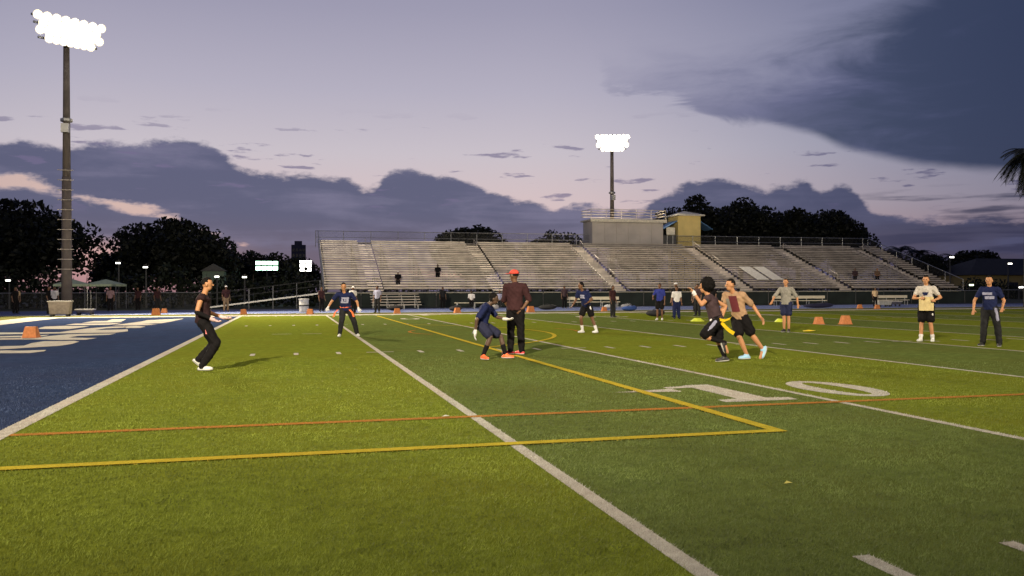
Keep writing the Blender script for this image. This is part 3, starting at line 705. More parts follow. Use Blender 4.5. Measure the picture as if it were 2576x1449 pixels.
def hedge(x0, x1, y, h, label, seed, N):
    r = np.random.default_rng(seed); t = thing('hedge', label, 'hedge', (x0, y, 0))
    n = MB(); n.tube((0, 0, -.05), (.2, .2, h*.7), .05, .02, 5); sm_ = n.mesh('stem', MATS['bark'])
    for k in range(int((x1-x0)/2)): link('stem', sm_, t, (1+k*2+r.random()*.3, 0, 0))
    P = np.stack([r.random(N)*(x1-x0), (r.random(N)-.5)*1.8, r.random(N)**.8*h*(.8+.2*np.sin(np.arange(N)*.37))], 1)
    bump = .75+.25*np.sin(P[:, 0]*.9+seed)*np.sin(P[:, 0]*.37)
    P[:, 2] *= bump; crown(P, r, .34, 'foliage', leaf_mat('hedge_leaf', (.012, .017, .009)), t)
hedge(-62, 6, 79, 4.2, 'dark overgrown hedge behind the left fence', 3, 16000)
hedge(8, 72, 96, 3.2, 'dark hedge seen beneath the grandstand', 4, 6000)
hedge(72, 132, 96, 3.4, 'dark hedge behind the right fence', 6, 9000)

# ------------------------------------------------------------------ far lamps and buildings
def lamp(x, y, z, label, col=(1, .97, .9), w=.5, hh=.22, st=14, cat='street lamp', rows=1):
    t = thing('street_lamp' if rows == 1 else 'field_light', label, cat, (x, y, -.05), 0, 'lamps in the background')
    n = MB(); n.tube((0, .25, 0), (0, .25, z+.3), .09, .06, 8); n.build('pole', M_DKSTEEL, t)
    n = MB(); n.bar((-w*.5, .2, z+.16), (w*.5, .2, z+.16), .08, .08); n.build('arm', M_DKSTEEL, t)
    em = mat('lamp_glow_%d_%d' % (int(col[0]*100), int(col[2]*100)), (.8, .8, .8), .4, emit=col, estr=st)
    for r_ in range(rows):
        k = max(1, int(w/.55))
        for i in range(k):
            a = -w/2+w*(i+.5)/k
            n = MB(); n.box((a-w/k*.46, -.1, z-hh/2-r_*hh*1.25), (a+w/k*.46, .18, z+hh/2-r_*hh*1.25)); n.cur = 1
            n.add([(a-w/k*.42, -.104, z-hh*.42-r_*hh*1.25), (a+w/k*.42, -.104, z-hh*.42-r_*hh*1.25), (a+w/k*.42, -.104, z+hh*.42-r_*hh*1.25), (a-w/k*.42, -.104, z+hh*.42-r_*hh*1.25)], [(0, 1, 2, 3)])
            n.build('lamp_head', [M_DKSTEEL, em], t)
lamp(.1, 94, 4.5, 'wide bright greenish field light left of the grandstand', (.50, 1.0, .66), 2.4, .46, 9, 'field light', 2)
lamp(4.2, 94, 4.65, 'bright white field light close to the left end of the grandstand', (1, .98, .9), 1.3, .34, 14, 'field light', 3)
for x, y, z, lb in [(-11.8, 77, 3.9, 'left one of two small pale lamps low in front of the second left tree'), (-9.6, 77, 3.55, 'right one of two small pale lamps low in front of the second left tree'),
                    (-3.75, 77.4, 2.75, 'small bright lamp just right of the head of the player in black'), (-1.4, 77.4, 2.7, 'small lamp right of the player in black, above the ramp'),
                    (-20.3, 77, 2.4, 'small white lamp at the far left picture edge')]:
    lamp(x, y, z, lb, (1, 1, .86), .45, .13, 6)
for x, y, z, lb in [(88.0, 93, 5.7, 'white lamp right of the grandstand under the palms'), (99.4, 95, 4.95, 'white lamp at the right in front of the tiled roof'), (86.5, 88, 1.95, 'pale green lamp low at the right between two standing people'), (94.2, 88, 1.65, 'low white lamp at the right picture edge')]:
    lamp(x, y, z, lb, (1, .95, .85) if z > 2 or z < 1.8 else (.85, 1, .6), .8, .2, 7)
def roof_house():
    t = thing('building', 'low ochre building with a dark hipped roof at the right edge', 'building', (0, 0, 0))
    x0, x1, y0, y1, z = 101, 126, 104, 114, 3.5
    n = MB(); n.box((x0, y0, -.05), (x1, y1, z)); n.build('wall', mat('ochre_wall', (.26, .20, .08), .85, var=.12), t)
    n = MB(); o = .8
    n.add([(x0-o, y0-o, z), (x1+o, y0-o, z), (x1+o, y1+o, z), (x0-o, y1+o, z), (x0+6, (y0+y1)/2, z+2.7), (x1-6, (y0+y1)/2, z+2.7)], [(0, 1, 5, 4), (1, 2, 5), (2, 3, 4, 5), (3, 0, 4), (3, 2, 1, 0)])
    n.build('roof', mat('dark_shingle', (.035, .033, .03), .9, var=.3, scale=3), t)
    for k in range(5):
        n = MB(); n.box((x0+3+k*4.2, y0-.06, 1.1), (x0+4.6+k*4.2, y0-.003, 2.4)); w_ = n.build('window', mat('dark_glass', (.02, .022, .03), .15), t)
        n = MB(); n.box((x0+2.9+k*4.2, y0-.12, .98), (x0+4.7+k*4.2, y0-.062, 1.08)); n.build('sill', M_CREAM, w_)
roof_house()
def high_rise():
    t = thing('apartment_tower', 'faint distant high rise on the skyline left of the grandstand', 'building', (7.4, 560, -.05))
    n = MB(); n.box((-4.5, 0, 0), (4.5, 9, 31)); n.box((-2.5, 1, 31), (2.2, 6, 33.5)); n.build('wall', mat('hazy_wall', (.10, .09, .10), .9), t)
    for f in range(8):
        for c in range(4):
            n = MB(); n.box((-3.8+c*2.1, -.1, 3+f*3.4), (-2.4+c*2.1, -.01, 4.8+f*3.4)); n.build('window', MATS['dark_glass'], t)
high_rise()
def canopy(x, y, rz, label):
    t = thing('canopy_tent', label, 'tent', (x, y, 0), rz, 'pop up tents by the left fence')
    n = MB(); w = 1.25
    n.add([(-w, -w, 2.0), (w, -w, 2.0), (w, w, 2.0), (-w, w, 2.0), (0, 0, 2.42), (-w, -w, 1.82), (w, -w, 1.82), (w, w, 1.82), (-w, w, 1.82)], [(0, 1, 4), (1, 2, 4), (2, 3, 4), (3, 0, 4), (5, 6, 1, 0), (6, 7, 2, 1), (7, 8, 3, 2), (8, 5, 0, 3)])
    n.build('canopy', mat('pale_green_canvas', (.42, .50, .34), .8), t)
    for a in (-1, 1):
        for c in (-1, 1):
            n = MB(); n.bar((a*w*.97, c*w*.97, -.05), (a*w*.97, c*w*.97, 2.0), .04, .04); n.build('leg', M_STEEL, t)
canopy(-14.6, 73.5, .1, 'left one of two pale green pop up tents right of the light tower')
canopy(-12.2, 74.0, -.15, 'right one of two pale green pop up tents right of the light tower')
def shed(x, y, label):
    t = thing('shed', label, 'shed', (x, y, -.05))
    n = MB(); n.box((-1.0, 0, 0), (1.0, 2.4, 3.4)); n.build('wall', mat('shed_green', (.10, .14, .11), .85), t)
    n = MB(); n.add([(-1.2, -.2, 3.4), (1.2, -.2, 3.4), (1.2, 2.6, 3.4), (-1.2, 2.6, 3.4), (0, -.2, 4.1), (0, 2.6, 4.1)], [(0, 1, 4), (1, 2, 5, 4), (2, 3, 5), (3, 0, 4, 5), (3, 2, 1, 0)]); n.build('roof', mat('shed_roof', (.06, .06, .06), .8), t)
    n = MB(); n.box((-.45, -.04, .05), (.45, -.003, 2.1)); n.build('door', mat('shed_door', (.06, .08, .07), .7), t)
shed(-4.6, 84.0, 'small pale green shed behind the player in black')

# ------------------------------------------------------------------ sideline furniture
def bench(x0, x1, y, label, back=True):
    t = thing('team_bench', label, 'bench', ((x0+x1)/2, y, .012), 0, 'team benches on the far sideline'); L = (x1-x0)/2
    n = MB(); n.box((-L, 0, .42), (L, .28, .47)); n.build('seat', M_CREAM, t)
    if back:
        n = MB(); n.box((-L, .30, .62), (L, .34, .86)); n.build('backrest', M_CREAM, t)
    for k in range(4):
        x = -L+.2+k*(2*L-.4)/3
        n = MB(); n.bar((x, .02, 0), (x, .02, .42), .05, .05); n.bar((x, .37, 0), (x, .37, .86 if back else .42), .05, .05); n.bar((x, .02, .4), (x, .37, .4), .05, .04); n.build('leg', M_STEEL, t)
bench(23.6, 27.9, 60.5, 'cream team bench left of the group in blue jerseys')
bench(41.6, 46.6, 60.5, 'long cream team bench right of the player in grey')
bench(14.6, 19.0, 60.5, 'low team bench behind the crouching player', False)
bench(51.6, 54.8, 60.5, 'short team bench left of the person with the tan towel')
def small_bleacher():
    t = thing('portable_bleacher', 'small portable aluminium bleacher in front of the grandstand left end', 'bleachers', (10.3, 61.0, .012))
    q = MB(); q.box((-1.85, 0, 0), (1.85, .26, .04)); me = q.mesh('seat_plank', M_ALU)
    for r_ in range(5):
        link('seat_plank', me, t, (0, r_*.42, .30+r_*.2))
        if r_: link('foot_plank', me, t, (0, r_*.42-.22, .10+r_*.2))
    for x in (-1.6, -.55, .55, 1.6):
        n = MB(); n.bar((x, .1, .18), (x, 2.0, 1.02), .05, .05); n.bar((x, .1, 0), (x, .1, .28), .05, .05); n.bar((x, 1.8, 0), (x, 1.8, 1.0), .05, .05); n.bar((x, .1, .03), (x, 1.8, .03), .05, .05); n.build('frame', M_STEEL, t)
small_bleacher()
def cone_marker(x, y, label, s=1.0, z=0.0, col=None):
    t = thing('sideline_marker', label, 'marker', (x, y, z), random.uniform(-.3, .3), 'orange sideline markers')
    om = mat('orange_vinyl', (.44, .16, .055), .8, var=.2, scale=12)
    n = MB(); w0, w1, h, d = .20*s, .145*s, .32*s, .13*s
    n.add([(-w0, -d, .02), (w0, -d, .02), (w0, d, .02), (-w0, d, .02), (-w1, -d*.5, h), (w1, -d*.5, h), (w1, d*.5, h), (-w1, d*.5, h)], [(3, 2, 1, 0), (4, 5, 6, 7), (0, 1, 5, 4), (1, 2, 6, 5), (2, 3, 7, 6), (3, 0, 4, 7)])
    n.build('panel', om, t)
    n = MB(); n.box((-w0*1.08, -d*1.15, 0), (w0*1.08, d*1.15, .019)); n.build('base', mat('orange_base', (.45, .14, .05), .7), t)
for x, y, lb, s in [(-5.0, 50.6, 'orange marker left of the player in black, on the far turf edge', 1.25), (-5.2, 55.5, 'small orange marker on the blue track left of the player in black', .9), (-.1, 50.3, 'orange marker at the goal line beyond the player in black', 1.0),
                    (3.74, 49.6, 'orange marker left of the navy jersey player on the far sideline', 1.0), (8.9, 49.2, 'flat orange marker below the portable bleacher', 1.0), (12.7, 49.6, 'orange marker left of the crouching player on the far sideline', 1.0),
                    (17.4, 49.4, 'orange marker right of the man in the red cap', 1.2), (22.6, 50.0, 'dull orange marker below the first team bench', .9), (42.6, 50.8, 'reddish marker on the far turf edge right of the long bench', .9), (43.3, 49.8, 'reddish marker just left of the person with the tan towel', .9),
                    (-4.94, 25.5, 'orange marker standing in the blue end zone on the white letters', 1.05), (23.93, 26.5, 'tall orange marker standing on the field at the right', 1.08), (23.0, 26.9, 'small orange marker left of the tall orange one', .9)]:
    cone_marker(x, y, lb, s, .012 if y > 51.6 else (.0 if y > 48.2 else .005))
def disc(x, y, label, r_=.3):
    t = thing('training_disc', label, 'cone', (x, y, .005), 0, 'lime training discs')
    n = MB(); n.lathe([(r_, 0), (r_, .015), (r_*.42, .14), (r_*.36, .14), (r_*.9, .004)], n=18); n.build('disc', mat('lime_plastic', (.55, .62, .05), .5), t)
disc(19.97, 31.4, 'lime disc marker left of the runner at the group of blue jerseys'); disc(22.87, 29.5, 'lime disc marker behind the running pair', .22)
n = MB(); n.add([(0, 0, 0), (.32, -.05, .012), (.55, .12, .02), (.38, .26, .01), (.1, .2, .015), (.25, .1, .05)], [(0, 1, 5), (1, 2, 5), (2, 3, 5), (3, 4, 5), (4, 0, 5)]); o = n.build('flag', mat('yellow_nylon', (.75, .55, .02), .6)); o.location = (18.9, 21.7, .012); tag(o, 'yellow flag lying on the turf by the player in grey', 'flag')
def barrel(x, y, label):
    t = thing('trash_barrel', label, 'barrel', (x, y, .012))
    n = MB(); n.lathe([(.27, 0), (.29, .05), (.30, .4), (.31, .42), (.30, .44), (.31, .82), (.33, .84), (.33, .88), (.29, .88), (.28, .84)], n=18); n.build('drum', mat('white_drum', (.40, .39, .38), .5), t, True)
    n = MB(); n.lathe([(.314, .40), (.318, .42), (.318, .47), (.314, .49)], n=18); n.build('band', M_BLACK, t)
barrel(3.45, 54.0, 'white trash barrel on the track left of the navy jersey player')
def cart(x, y, label, w, h, col, rz=0.0):
    t = thing('equipment_bin', label, 'bin', (x, y, .005), rz, 'equipment on the far sideline')
    n = MB(); n.add([(-w*.44, -.3, .14), (w*.44, -.3, .14), (w*.44, .3, .14), (-w*.44, .3, .14), (-w*.5, -.34, h), (w*.5, -.34, h), (w*.5, .34, h), (-w*.5, .34, h)], [(3, 2, 1, 0), (4, 5, 6, 7), (0, 1, 5, 4), (1, 2, 6, 5), (2, 3, 7, 6), (3, 0, 4, 7)]); n.build('tub', mat('bin_%d' % int(col[0]*100), col, .7, var=.2), t)
    n = MB(); n.box((-w*.54, -.38, h), (w*.54, .38, h+.06)); n.build('lid', mat('bin_lid', (.42, .40, .37), .5), t)
    for a in (-.36, .36):
        for c in (-.24, .24):
            n = MB(); n.tube((a*w, c-.03, .075), (a*w, c+.03, .075), .075, n=10); n.build('wheel', M_BLACK, t)
cart(-9.8, 49.4, 'grey brown equipment bin beside the left light tower base', 1.1, .82, (.26, .22, .19))
cart(-9.2, 52.6, 'low dark bin with a pale lid right of the light tower base', .95, .30, (.04, .035, .05))
cart(48.2, 55.5, 'white topped cooler bin left of the person with the tan towel', 1.2, .42, (.36, .36, .34))
cart(50.2, 56.8, 'second white topped cooler bin on the track at the right', 1.1, .36, (.07, .07, .1))
def bag(x, y, label, L=1.5, col=(.02, .02, .05)):
    t = thing('kit_bag', label, 'bag', (x, y, .016), random.uniform(-.3, .3), 'kit bags on the far sideline')
    n = MB(); n.ell((0, 0, .17), np.diag([L*.5, .26, .17])); n.ell((L*.22, .05, .2), np.diag([L*.3, .22, .17])); n.build('sack', mat('bag_%d' % int(col[2]*1000), col, .8, var=.2, bump=.4, bscale=9), t, True)
    n = MB(); n.tube((-L*.2, -.1, .3), (0, -.12, .42), .02, n=6); n.tube((0, -.12, .42), (L*.2, -.1, .34), .02, n=6); n.build('handle', M_BLACK, t)
for i_, (x_, y_, lb_, L_b, c_b) in enumerate([(25.4, 56.2, 'white kit bag in front of the first team bench', 1.1, (.4, .4, .42)), (27.0, 57.0, 'grey kit bag right of the white one by the first bench', .9, (.2, .2, .22)), (20.2, 55.0, 'black kit bag on the track right of the red cap', 1.3, (.012, .012, .013)), (16.6, 56.4, 'pale kit bag in front of the low bench', .9, (.36, .34, .33)), (44.2, 57.4, 'black kit bag in front of the long bench', 1.0, (.014, .013, .015)), (9.6, 56.4, 'black kit bag in front of the portable bleacher', 1.2, (.016, .014, .014))]): bag(x_, y_, lb_, L_b, c_b)
bag(40.8, 53.2, 'long dark navy kit bag on the track by the long bench', 3.0); bag(24.2, 49.6, 'blue kit bag on the ground behind the group in blue jerseys', 1.2, (.03, .07, .25)); bag(13.3, 53.4, 'black kit bag left of the man in the red cap', .9, (.015, .015, .02))
bag(20.9, 38.0, 'dark kit bag on the field behind the lime disc', 1.0, (.02, .02, .02))

# ------------------------------------------------------------------ people
JOBS = []
def job(name, mb, voxel, ma, parent, wr=0.0): JOBS.append((name, mb, voxel, ma, parent, wr))
def run_jobs():
    tmp = []
    for (name, mb, vox, ma, par, wr) in JOBS:
        o = bpy.data.objects.new('tmp', mb.mesh('tmp', ma)); COL.objects.link(o)
        md = o.modifiers.new('r', 'REMESH'); md.mode = 'VOXEL'; md.voxel_size = vox; md.use_smooth_shade = True
        ms = o.modifiers.new('s', 'SMOOTH'); ms.factor = .5; ms.iterations = 4
        tmp.append(o)
    dg = bpy.context.evaluated_depsgraph_get()
    for o, (name, mb, vox, ma, par, wr) in zip(tmp, JOBS):
        me = bpy.data.meshes.new_from_object(o.evaluated_get(dg)); me.name = name
        if wr:
            N = len(me.vertices); co = np.empty(N*3); no = np.empty(N*3); me.vertices.foreach_get('co', co); me.vertices.foreach_get('normal', no)
            co = co.reshape(-1, 3); no = no.reshape(-1, 3)
            ph = sum(ord(c) for c in name)+co.sum()*.001
            d = np.sin(co[:, 2]*46+co[:, 0]*31+ph)*np.sin(co[:, 0]*27-co[:, 1]*33+co[:, 2]*13)+.6*np.sin(co[:, 2]*21-co[:, 0]*52+co[:, 1]*19)
            co += no*(d*wr)[:, None]; me.vertices.foreach_set('co', co.reshape(-1))
        me.materials.clear(); me.materials.append(ma)
        me.polygons.foreach_set('use_smooth', [True]*len(me.polygons)); me.update()
        link(name, me, par); bpy.data.objects.remove(o, do_unlink=True)
    JOBS.clear()
def nrm(v): v = np.array(v, float); return v/(np.linalg.norm(v)+1e-9)
def stand(H=1.75, face=(0, -1), **ov):
    k = H/1.75; f = np.array([*nrm(face), 0]) if len(face) == 2 else nrm(face); s = np.array([-f[1], f[0], 0])
    J = dict(pel=[0, 0, .95*k], chest=[0, 0, 1.44*k], head=[0, 0, 1.625*k], f=f, s=s, k=k)
    J['head'] = list(np.array(J['head'])+f*.02)
    for c, g in (('A', -1), ('B', 1)):
        J['s'+c] = s*g*.185*k+np.array([0, 0, 1.40*k]); J['e'+c] = s*g*.24*k+np.array([0, 0, 1.11*k])-f*.02; J['w'+c] = s*g*.25*k+np.array([0, 0, .86*k])+f*.06
        J['h'+c] = s*g*.095*k+np.array([0, 0, .92*k]); J['k'+c] = s*g*.11*k+np.array([0, 0, .49*k])+f*.02; J['a'+c] = s*g*.12*k+np.array([0, 0, .085*k]); J['t'+c] = f+s*g*.2
    for a, v in ov.items(): J[a] = v
    return J
SKIN = {'tan': mat('skin_tan', (.42, .20, .095), .6, var=.06), 'brown': mat('skin_brown', (.13, .062, .033), .5, var=.08), 'dark': mat('skin_dark', (.075, .042, .028), .5, var=.08)}
HAIRM = mat('hair_black', (.008, .007, .007), .9, var=.4, scale=30, bump=.3, bscale=80, spec=.08)
def person(label, loc, azd, J, wear, skin='brown', hair='short', fine=True, group='players and people on the field', hat=None, gloves=None, shoes=None, extra=None):
    t = thing('person', label, 'person', loc, -R(azd), group)
    J = {a: (np.array(v, float) if not np.isscalar(v) else v) for a, v in J.items()}
    k = J['k']; sk = SKIN[skin]; f = J['f']
    up = nrm(J['chest']-J['pel']); side = nrm(J['sB']-J['sA']); side = nrm(side-up*np.dot(side, up)); fw = np.cross(side, up)
    if np.dot(fw, f) < 0: fw = -fw
    hf = J.get('hf', f); hs = nrm(np.cross(hf, [0, 0, 1])); hu = nrm(np.cross(hs, hf))
    def torso(mb, g=0.0, hem=False):
        p, c = J['pel'], J['chest']; L = np.linalg.norm(c-p)
        hip = nrm(J['hB']-J['hA'])
        if not hem:
            mb.ell(p, [hip*(.150*k+g), fw*(.108*k+g), up*(.125*k+g)])
            mb.ell(p+(c-p)*.38, [side*(.132*k+g), fw*(.096*k+g), up*(.17*k+g)])
        else:   # shirt body hangs straight and ends in a level hem at the hips
            V = []; F = []; nn = 24; rings = ((-.05, .156, .118), (.06, .152, .116), (.2, .142, .106), (.36, .150, .108), (.5, .158, .112))
            for zz, ra, rb in rings:
                for j in range(nn):
                    an_ = 2*math.pi*j/nn; wv = 1+.035*math.sin(3*an_+zz*9+k*7); V.append(p+(c-p)*0+up*zz*L/.49*.9+hip*math.cos(an_)*(ra*k+g)*wv+fw*math.sin(an_)*(rb*k+g)*wv)
            for i_ in range(len(rings)-1):
                for j in range(nn): F.append((i_*nn+j, i_*nn+(j+1) % nn, (i_+1)*nn+(j+1) % nn, (i_+1)*nn+j))
            F += [tuple(range(nn))[::-1], tuple(range((len(rings)-1)*nn, len(rings)*nn))]
            mb.add(V, F)
        mb.ell(p+(c-p)*.70, [side*(.165*k+g), fw*(.112*k+g), up*(.17*k+g)])
        mb.ell(p+(c-p)*.90, [side*(.150*k+g), fw*(.085*k+g), up*(.075*k+g)])
        for q in 'AB': mb.caps(p+(c-p)*.92, J['s'+q], .062*k+g, .058*k+g)
    # body: one continuous skin
    B = MB(); torso(B); hd = J['head']
    B.caps(J['chest']-up*.03, hd-hu*.05*k-hf*.01, .058*k, .05*k)
    B.ell(hd+hu*.02*k, [hs*.076*k, hf*.094*k, hu*.105*k]); B.ell(hd-hu*.055*k+hf*.025*k, [hs*.055*k, hf*.058*k, hu*.062*k])
    B.caps(hd+hf*.088*k+hu*.01*k, hd+hf*.108*k-hu*.018*k, .010*k, .015*k)
    for g in (-1, 1): B.ell(hd+hs*g*.078*k-hu*.005*k, [hs*.010*k, hf*.022*k, hu*.033*k])
    for q in 'AB':
        B.caps(J['s'+q], J['e'+q], .052*k, .041*k); B.caps(J['e'+q], J['w'+q], .041*k, .028*k)
        B.caps(J['h'+q], J['k'+q], .088*k, .056*k); kn, an = J['k'+q], J['a'+q]
        calf = kn+(an-kn)*.32-nrm(np.cross(np.cross(an-kn, f), an-kn))*0.0
        B.caps(kn, calf, .053*k, .056*k); B.caps(calf, an, .056*k, .036*k)
        td = nrm(J['t'+q]); B.caps(an-td*.03*k-np.array([0, 0, .03*k]), an+td*.15*k-np.array([0, 0, .045*k]), .034*k, .03*k)
        # hand
        w = J['w'+q]; d = nrm(J['d'+q]) if ('d'+q) in J else nrm(w-J['e'+q])
        a = nrm(np.cross(d, f+np.array([.13, .2, .31]))); nn_ = np.cross(a, d)
        H = MB()
        for T in ((B, H) if gloves else (B,)):
            g = .006 if T is H else 0
            T.ell(w+d*.055*k, [a*(.042*k+g), nn_*(.018*k+g), d*(.055*k+g)])
            for i, (o_, l_) in enumerate(((-.031, .068), (-.011, .078), (.010, .074), (.030, .058))):
                p0 = w+d*.095*k+a*o_*k; p1 = p0+d*l_*.55*k+nn_*.012*k; p2 = p1+d*l_*.4*k+nn_*.026*k
                T.caps(p0, p1, .0105*k+g*.5, .0098*k+g*.5); T.caps(p1, p2, .0098*k+g*.5, .0085*k+g*.5)
            p0 = w+d*.03*k-a*.036*k; p1 = p0+d*.035*k-a*.03*k+nn_*.01; p2 = p1+d*.032*k-a*.006*k+nn_*.012
            T.caps(p0, p1, .013*k+g*.5, .011*k+g*.5); T.caps(p1, p2, .011*k+g*.5, .0095*k+g*.5)
        if gloves:
            H.caps(w-d*.03*k, w+d*.03*k, .036*k, .038*k); job('glove', H, .0085 if fine else .014, gloves, t)
    job('body', B, .0098 if fine else .016, sk, t)
    # clothes
    for it in wear:
        nm, ma = it[0], it[1]; C = MB()
        if nm in ('shirt', 'jersey', 'jacket', 'vest'):
            fr = it[2]; torso(C, .020, True)
            if fr > 0:
                for q in 'AB':
                    if fr <= 1: e = J['s'+q]+(J['e'+q]-J['s'+q])*fr; C.caps(J['s'+q], e, .072*k, .064*k)
                    else: C.caps(J['s'+q], J['e'+q], .070*k, .057*k); C.caps(J['e'+q], J['e'+q]+(J['w'+q]-J['e'+q])*(fr-1), .057*k, .044*k)
            C.caps(J['chest']-up*.02, J['chest']+up*.012*k, .072*k, .066*k)
        elif nm in ('shorts', 'pants', 'tights'):
            fr = it[2]; g = .012 if nm == 'tights' else .022
            C.ell(J['pel'], [nrm(J['hB']-J['hA'])*(.150*k+g), fw*(.108*k+g), up*(.125*k+g)])
            for q in 'AB':
                if fr <= 1: e = J['h'+q]+(J['k'+q]-J['h'+q])*fr; C.caps(J['h'+q], e, .094*k+g, (.078*k+g*1.5))
                else:
                    C.caps(J['h'+q], J['k'+q], .092*k+g, .060*k+g); C.caps(J['k'+q], J['k'+q]+(J['a'+q]-J['k'+q])*.35, .060*k+g, .060*k+g)
                    C.caps(J['k'+q]+(J['a'+q]-J['k'+q])*.35, J['k'+q]+(J['a'+q]-J['k'+q])*min(1, fr-1), .060*k+g, .044*k+g)
        elif nm == 'socks':
            for q in 'AB':
                C = MB(); C.caps(J['k'+q]+(J['a'+q]-J['k'+q])*it[2], J['a'+q], .057*k, .044*k); job('sock', C, .012, ma, t)
            continue
        elif nm == 'belt':
            c = J['pel']+up*.075*k; C.ell(c, [side*(.158*k+.030), fw*(.116*k+.030), up*.030])
        elif nm == 'sleeve':
            for q in it[2]: C.caps(J['e'+q], J['w'+q], .047*k, .035*k); C.ball(J['e'+q], .048*k)
        elif nm == 'stripe':   # trouser side stripe on the leg named
            for q in it[2]:
                o_ = it[3]*(.098*k+.022); C.caps(J['h'+q]+o_*.72, J['h'+q]+(J['k'+q]-J['h'+q])*.62+o_*.62, .042, .038)
        job(nm if nm != 'stripe' else 'side_stripe', C, .012 if fine else .018, ma, t, .0055 if nm not in ('belt', 'stripe', 'socks', 'sleeve') else 0)
    # shoes
    sm = shoes or mat('shoe_black', (.02, .02, .02), .5)
    for q in 'AB':
        td = nrm(J['t'+q]); an = J['a'+q]; tl = nrm(np.cross(td, np.cross([0, 0, 1.], td))+1e-6)
        un = np.cross(np.cross(td, [0, 0, 1.]), td); un = nrm(un); sd = np.cross(td, un)
        S = MB(); c = an+td*.055*k-un*.045*k
        S.ell(c, [td*.145*k, sd*.050*k, un*.040*k]); S.ell(an+td*.01*k-un*.02*k, [td*.066*k, sd*.046*k, un*.058*k]); S.ell(an+td*.12*k-un*.05*k, [td*.075*k, sd*.048*k, un*.034*k])
        job('shoe', S, .010 if fine else .015, sm, t)
        if fine:
            S = MB(); S.ell(c-un*.024*k, [td*.150*k, sd*.052*k, un*.020*k]); job('sole', S, .010, mat('sole_white', (.45, .44, .42), .6), t)
    # hair / hat / face
    if hair == 'afro':
        V, F = sphere_t(44, 30); d_ = 1+.07*np.sin(V[:, 0]*9+1)*np.sin(V[:, 1]*8)+.05*np.sin(V[:, 2]*11)*np.sin(V[:, 0]*13)+.045*rng.normal(size=len(V))
        q = MB(); q.add((V*d_[:, None]) @ np.array([hs*.135*k, hf*.14*k, hu*.15*k])+hd+hu*.05*k-hf*.055*k, F); q.build('hair', HAIRM, t, True)
    elif hair == 'dreads':
        q = MB(); q.ell(hd+hu*.045*k-hf*.018*k, [hs*.086*k, hf*.098*k, hu*.092*k])
        for i in range(26):
            a = i*2.399; p0 = hd+hu*.08*k+hs*.07*k*math.cos(a)-hf*(.01+.06*abs(math.sin(a)))*k; p1 = p0+hs*.035*k*math.cos(a)-hf*.03*k-np.array([0, 0, .12*k]); q.caps(p0, p1, .014*k, .010*k)
        job('hair', q, .010, HAIRM, t)
    elif hair == 'short':
        V, F = sphere_t(24, 16); q = MB()
        keep = (V[:, 2] > -.30) & ~((V[:, 1] > .30) & (V[:, 2] < .50)) & ~((V[:, 1] > -.15) & (V[:, 2] < .05))
        P = V @ np.array([hs*.084*k, hf*.102*k, hu*.112*k])+hd+hu*.024*k-hf*.008*k
        q.add(P, [g_ for g_ in F if all(keep[i_] for i_ in g_)]); q.build('hair', HAIRM, t, True)
    elif hair == 'bun':
        q = MB(); q.ell(hd+hu*.035*k-hf*.02*k, [hs*.084*k, hf*.092*k, hu*.094*k]); q.ball(hd+hu*.09*k-hf*.09*k, .045*k); job('hair', q, .010, HAIRM, t)
    if hat:
        q = MB(); V, F = sphere_t(20, 12); V = V.copy(); V[:, 2] = np.maximum(V[:, 2], -.05)
        q.add(V @ np.array([hs*.092*k, hf*.108*k, hu*.085*k])+hd+hu*.05*k-hf*.005, F); cp = q.build('cap', hat, t, True)
        q = MB(); q.ell(hd+hu*.048*k+hf*.135*k, [hs*.075*k, hf*.085*k, hu*.009*k]); q.build('brim', hat, cp, True)
    if fine:
        em = mat('eye_dark', (.02, .015, .012), .2)
        for g in (-1, 1):
            q = MB(); q.ell(hd+hf*.086*k+hs*g*.031*k+hu*.018*k, [hs*.014*k, hf*.008*k, hu*.007*k]); q.build('eye', em, t, True)
        q = MB(); q.ell(hd+hf*.081*k-hu*.052*k, [hs*.023*k, hf*.008*k, hu*.007*k]); q.build('mouth', mat('lips', (.20, .09, .07), .5), t, True)
    if extra: extra(t, J)
    return t
def cl(name, col, r_=.8): return mat(name, col, r_, var=.15, scale=9, bump=.25, bscale=120, spec=.08)
C_BLACK = cl('cloth_black', (.009, .008, .009)); C_NAVY = cl('cloth_navy', (.013, .018, .062)); C_MAROON = cl('cloth_maroon', (.042, .018, .020)); C_GREY = cl('cloth_grey', (.25, .235, .21))
C_WHITE = cl('cloth_white', (.62, .60, .60)); C_TAN = cl('cloth_tan', (.50, .36, .22)); C_DGREY = cl('cloth_dark_grey', (.020, .020, .022)); C_LAV = cl('cloth_lavender', (.30, .30, .42)); C_BLUE = cl('cloth_blue', (.03, .04, .22))
C_RED = cl('cloth_red', (.62, .07, .05)); C_ORANGE = cl('cloth_orange', (.85, .18, .06)); C_YEL = cl('cloth_yellow', (.62, .42, .015)); C_PLUM = cl('cloth_plum', (.052, .033, .038))
S_WHITE = mat('shoe_white', (.62, .62, .60), .5); S_ORG = mat('shoe_orange', (.90, .15, .05), .5); S_RED = mat('shoe_red', (.65, .04, .05), .5); S_BLUE = mat('shoe_blue', (.30, .52, .72), .5); S_BLK = mat('shoe_black', (.02, .02, .02), .5)
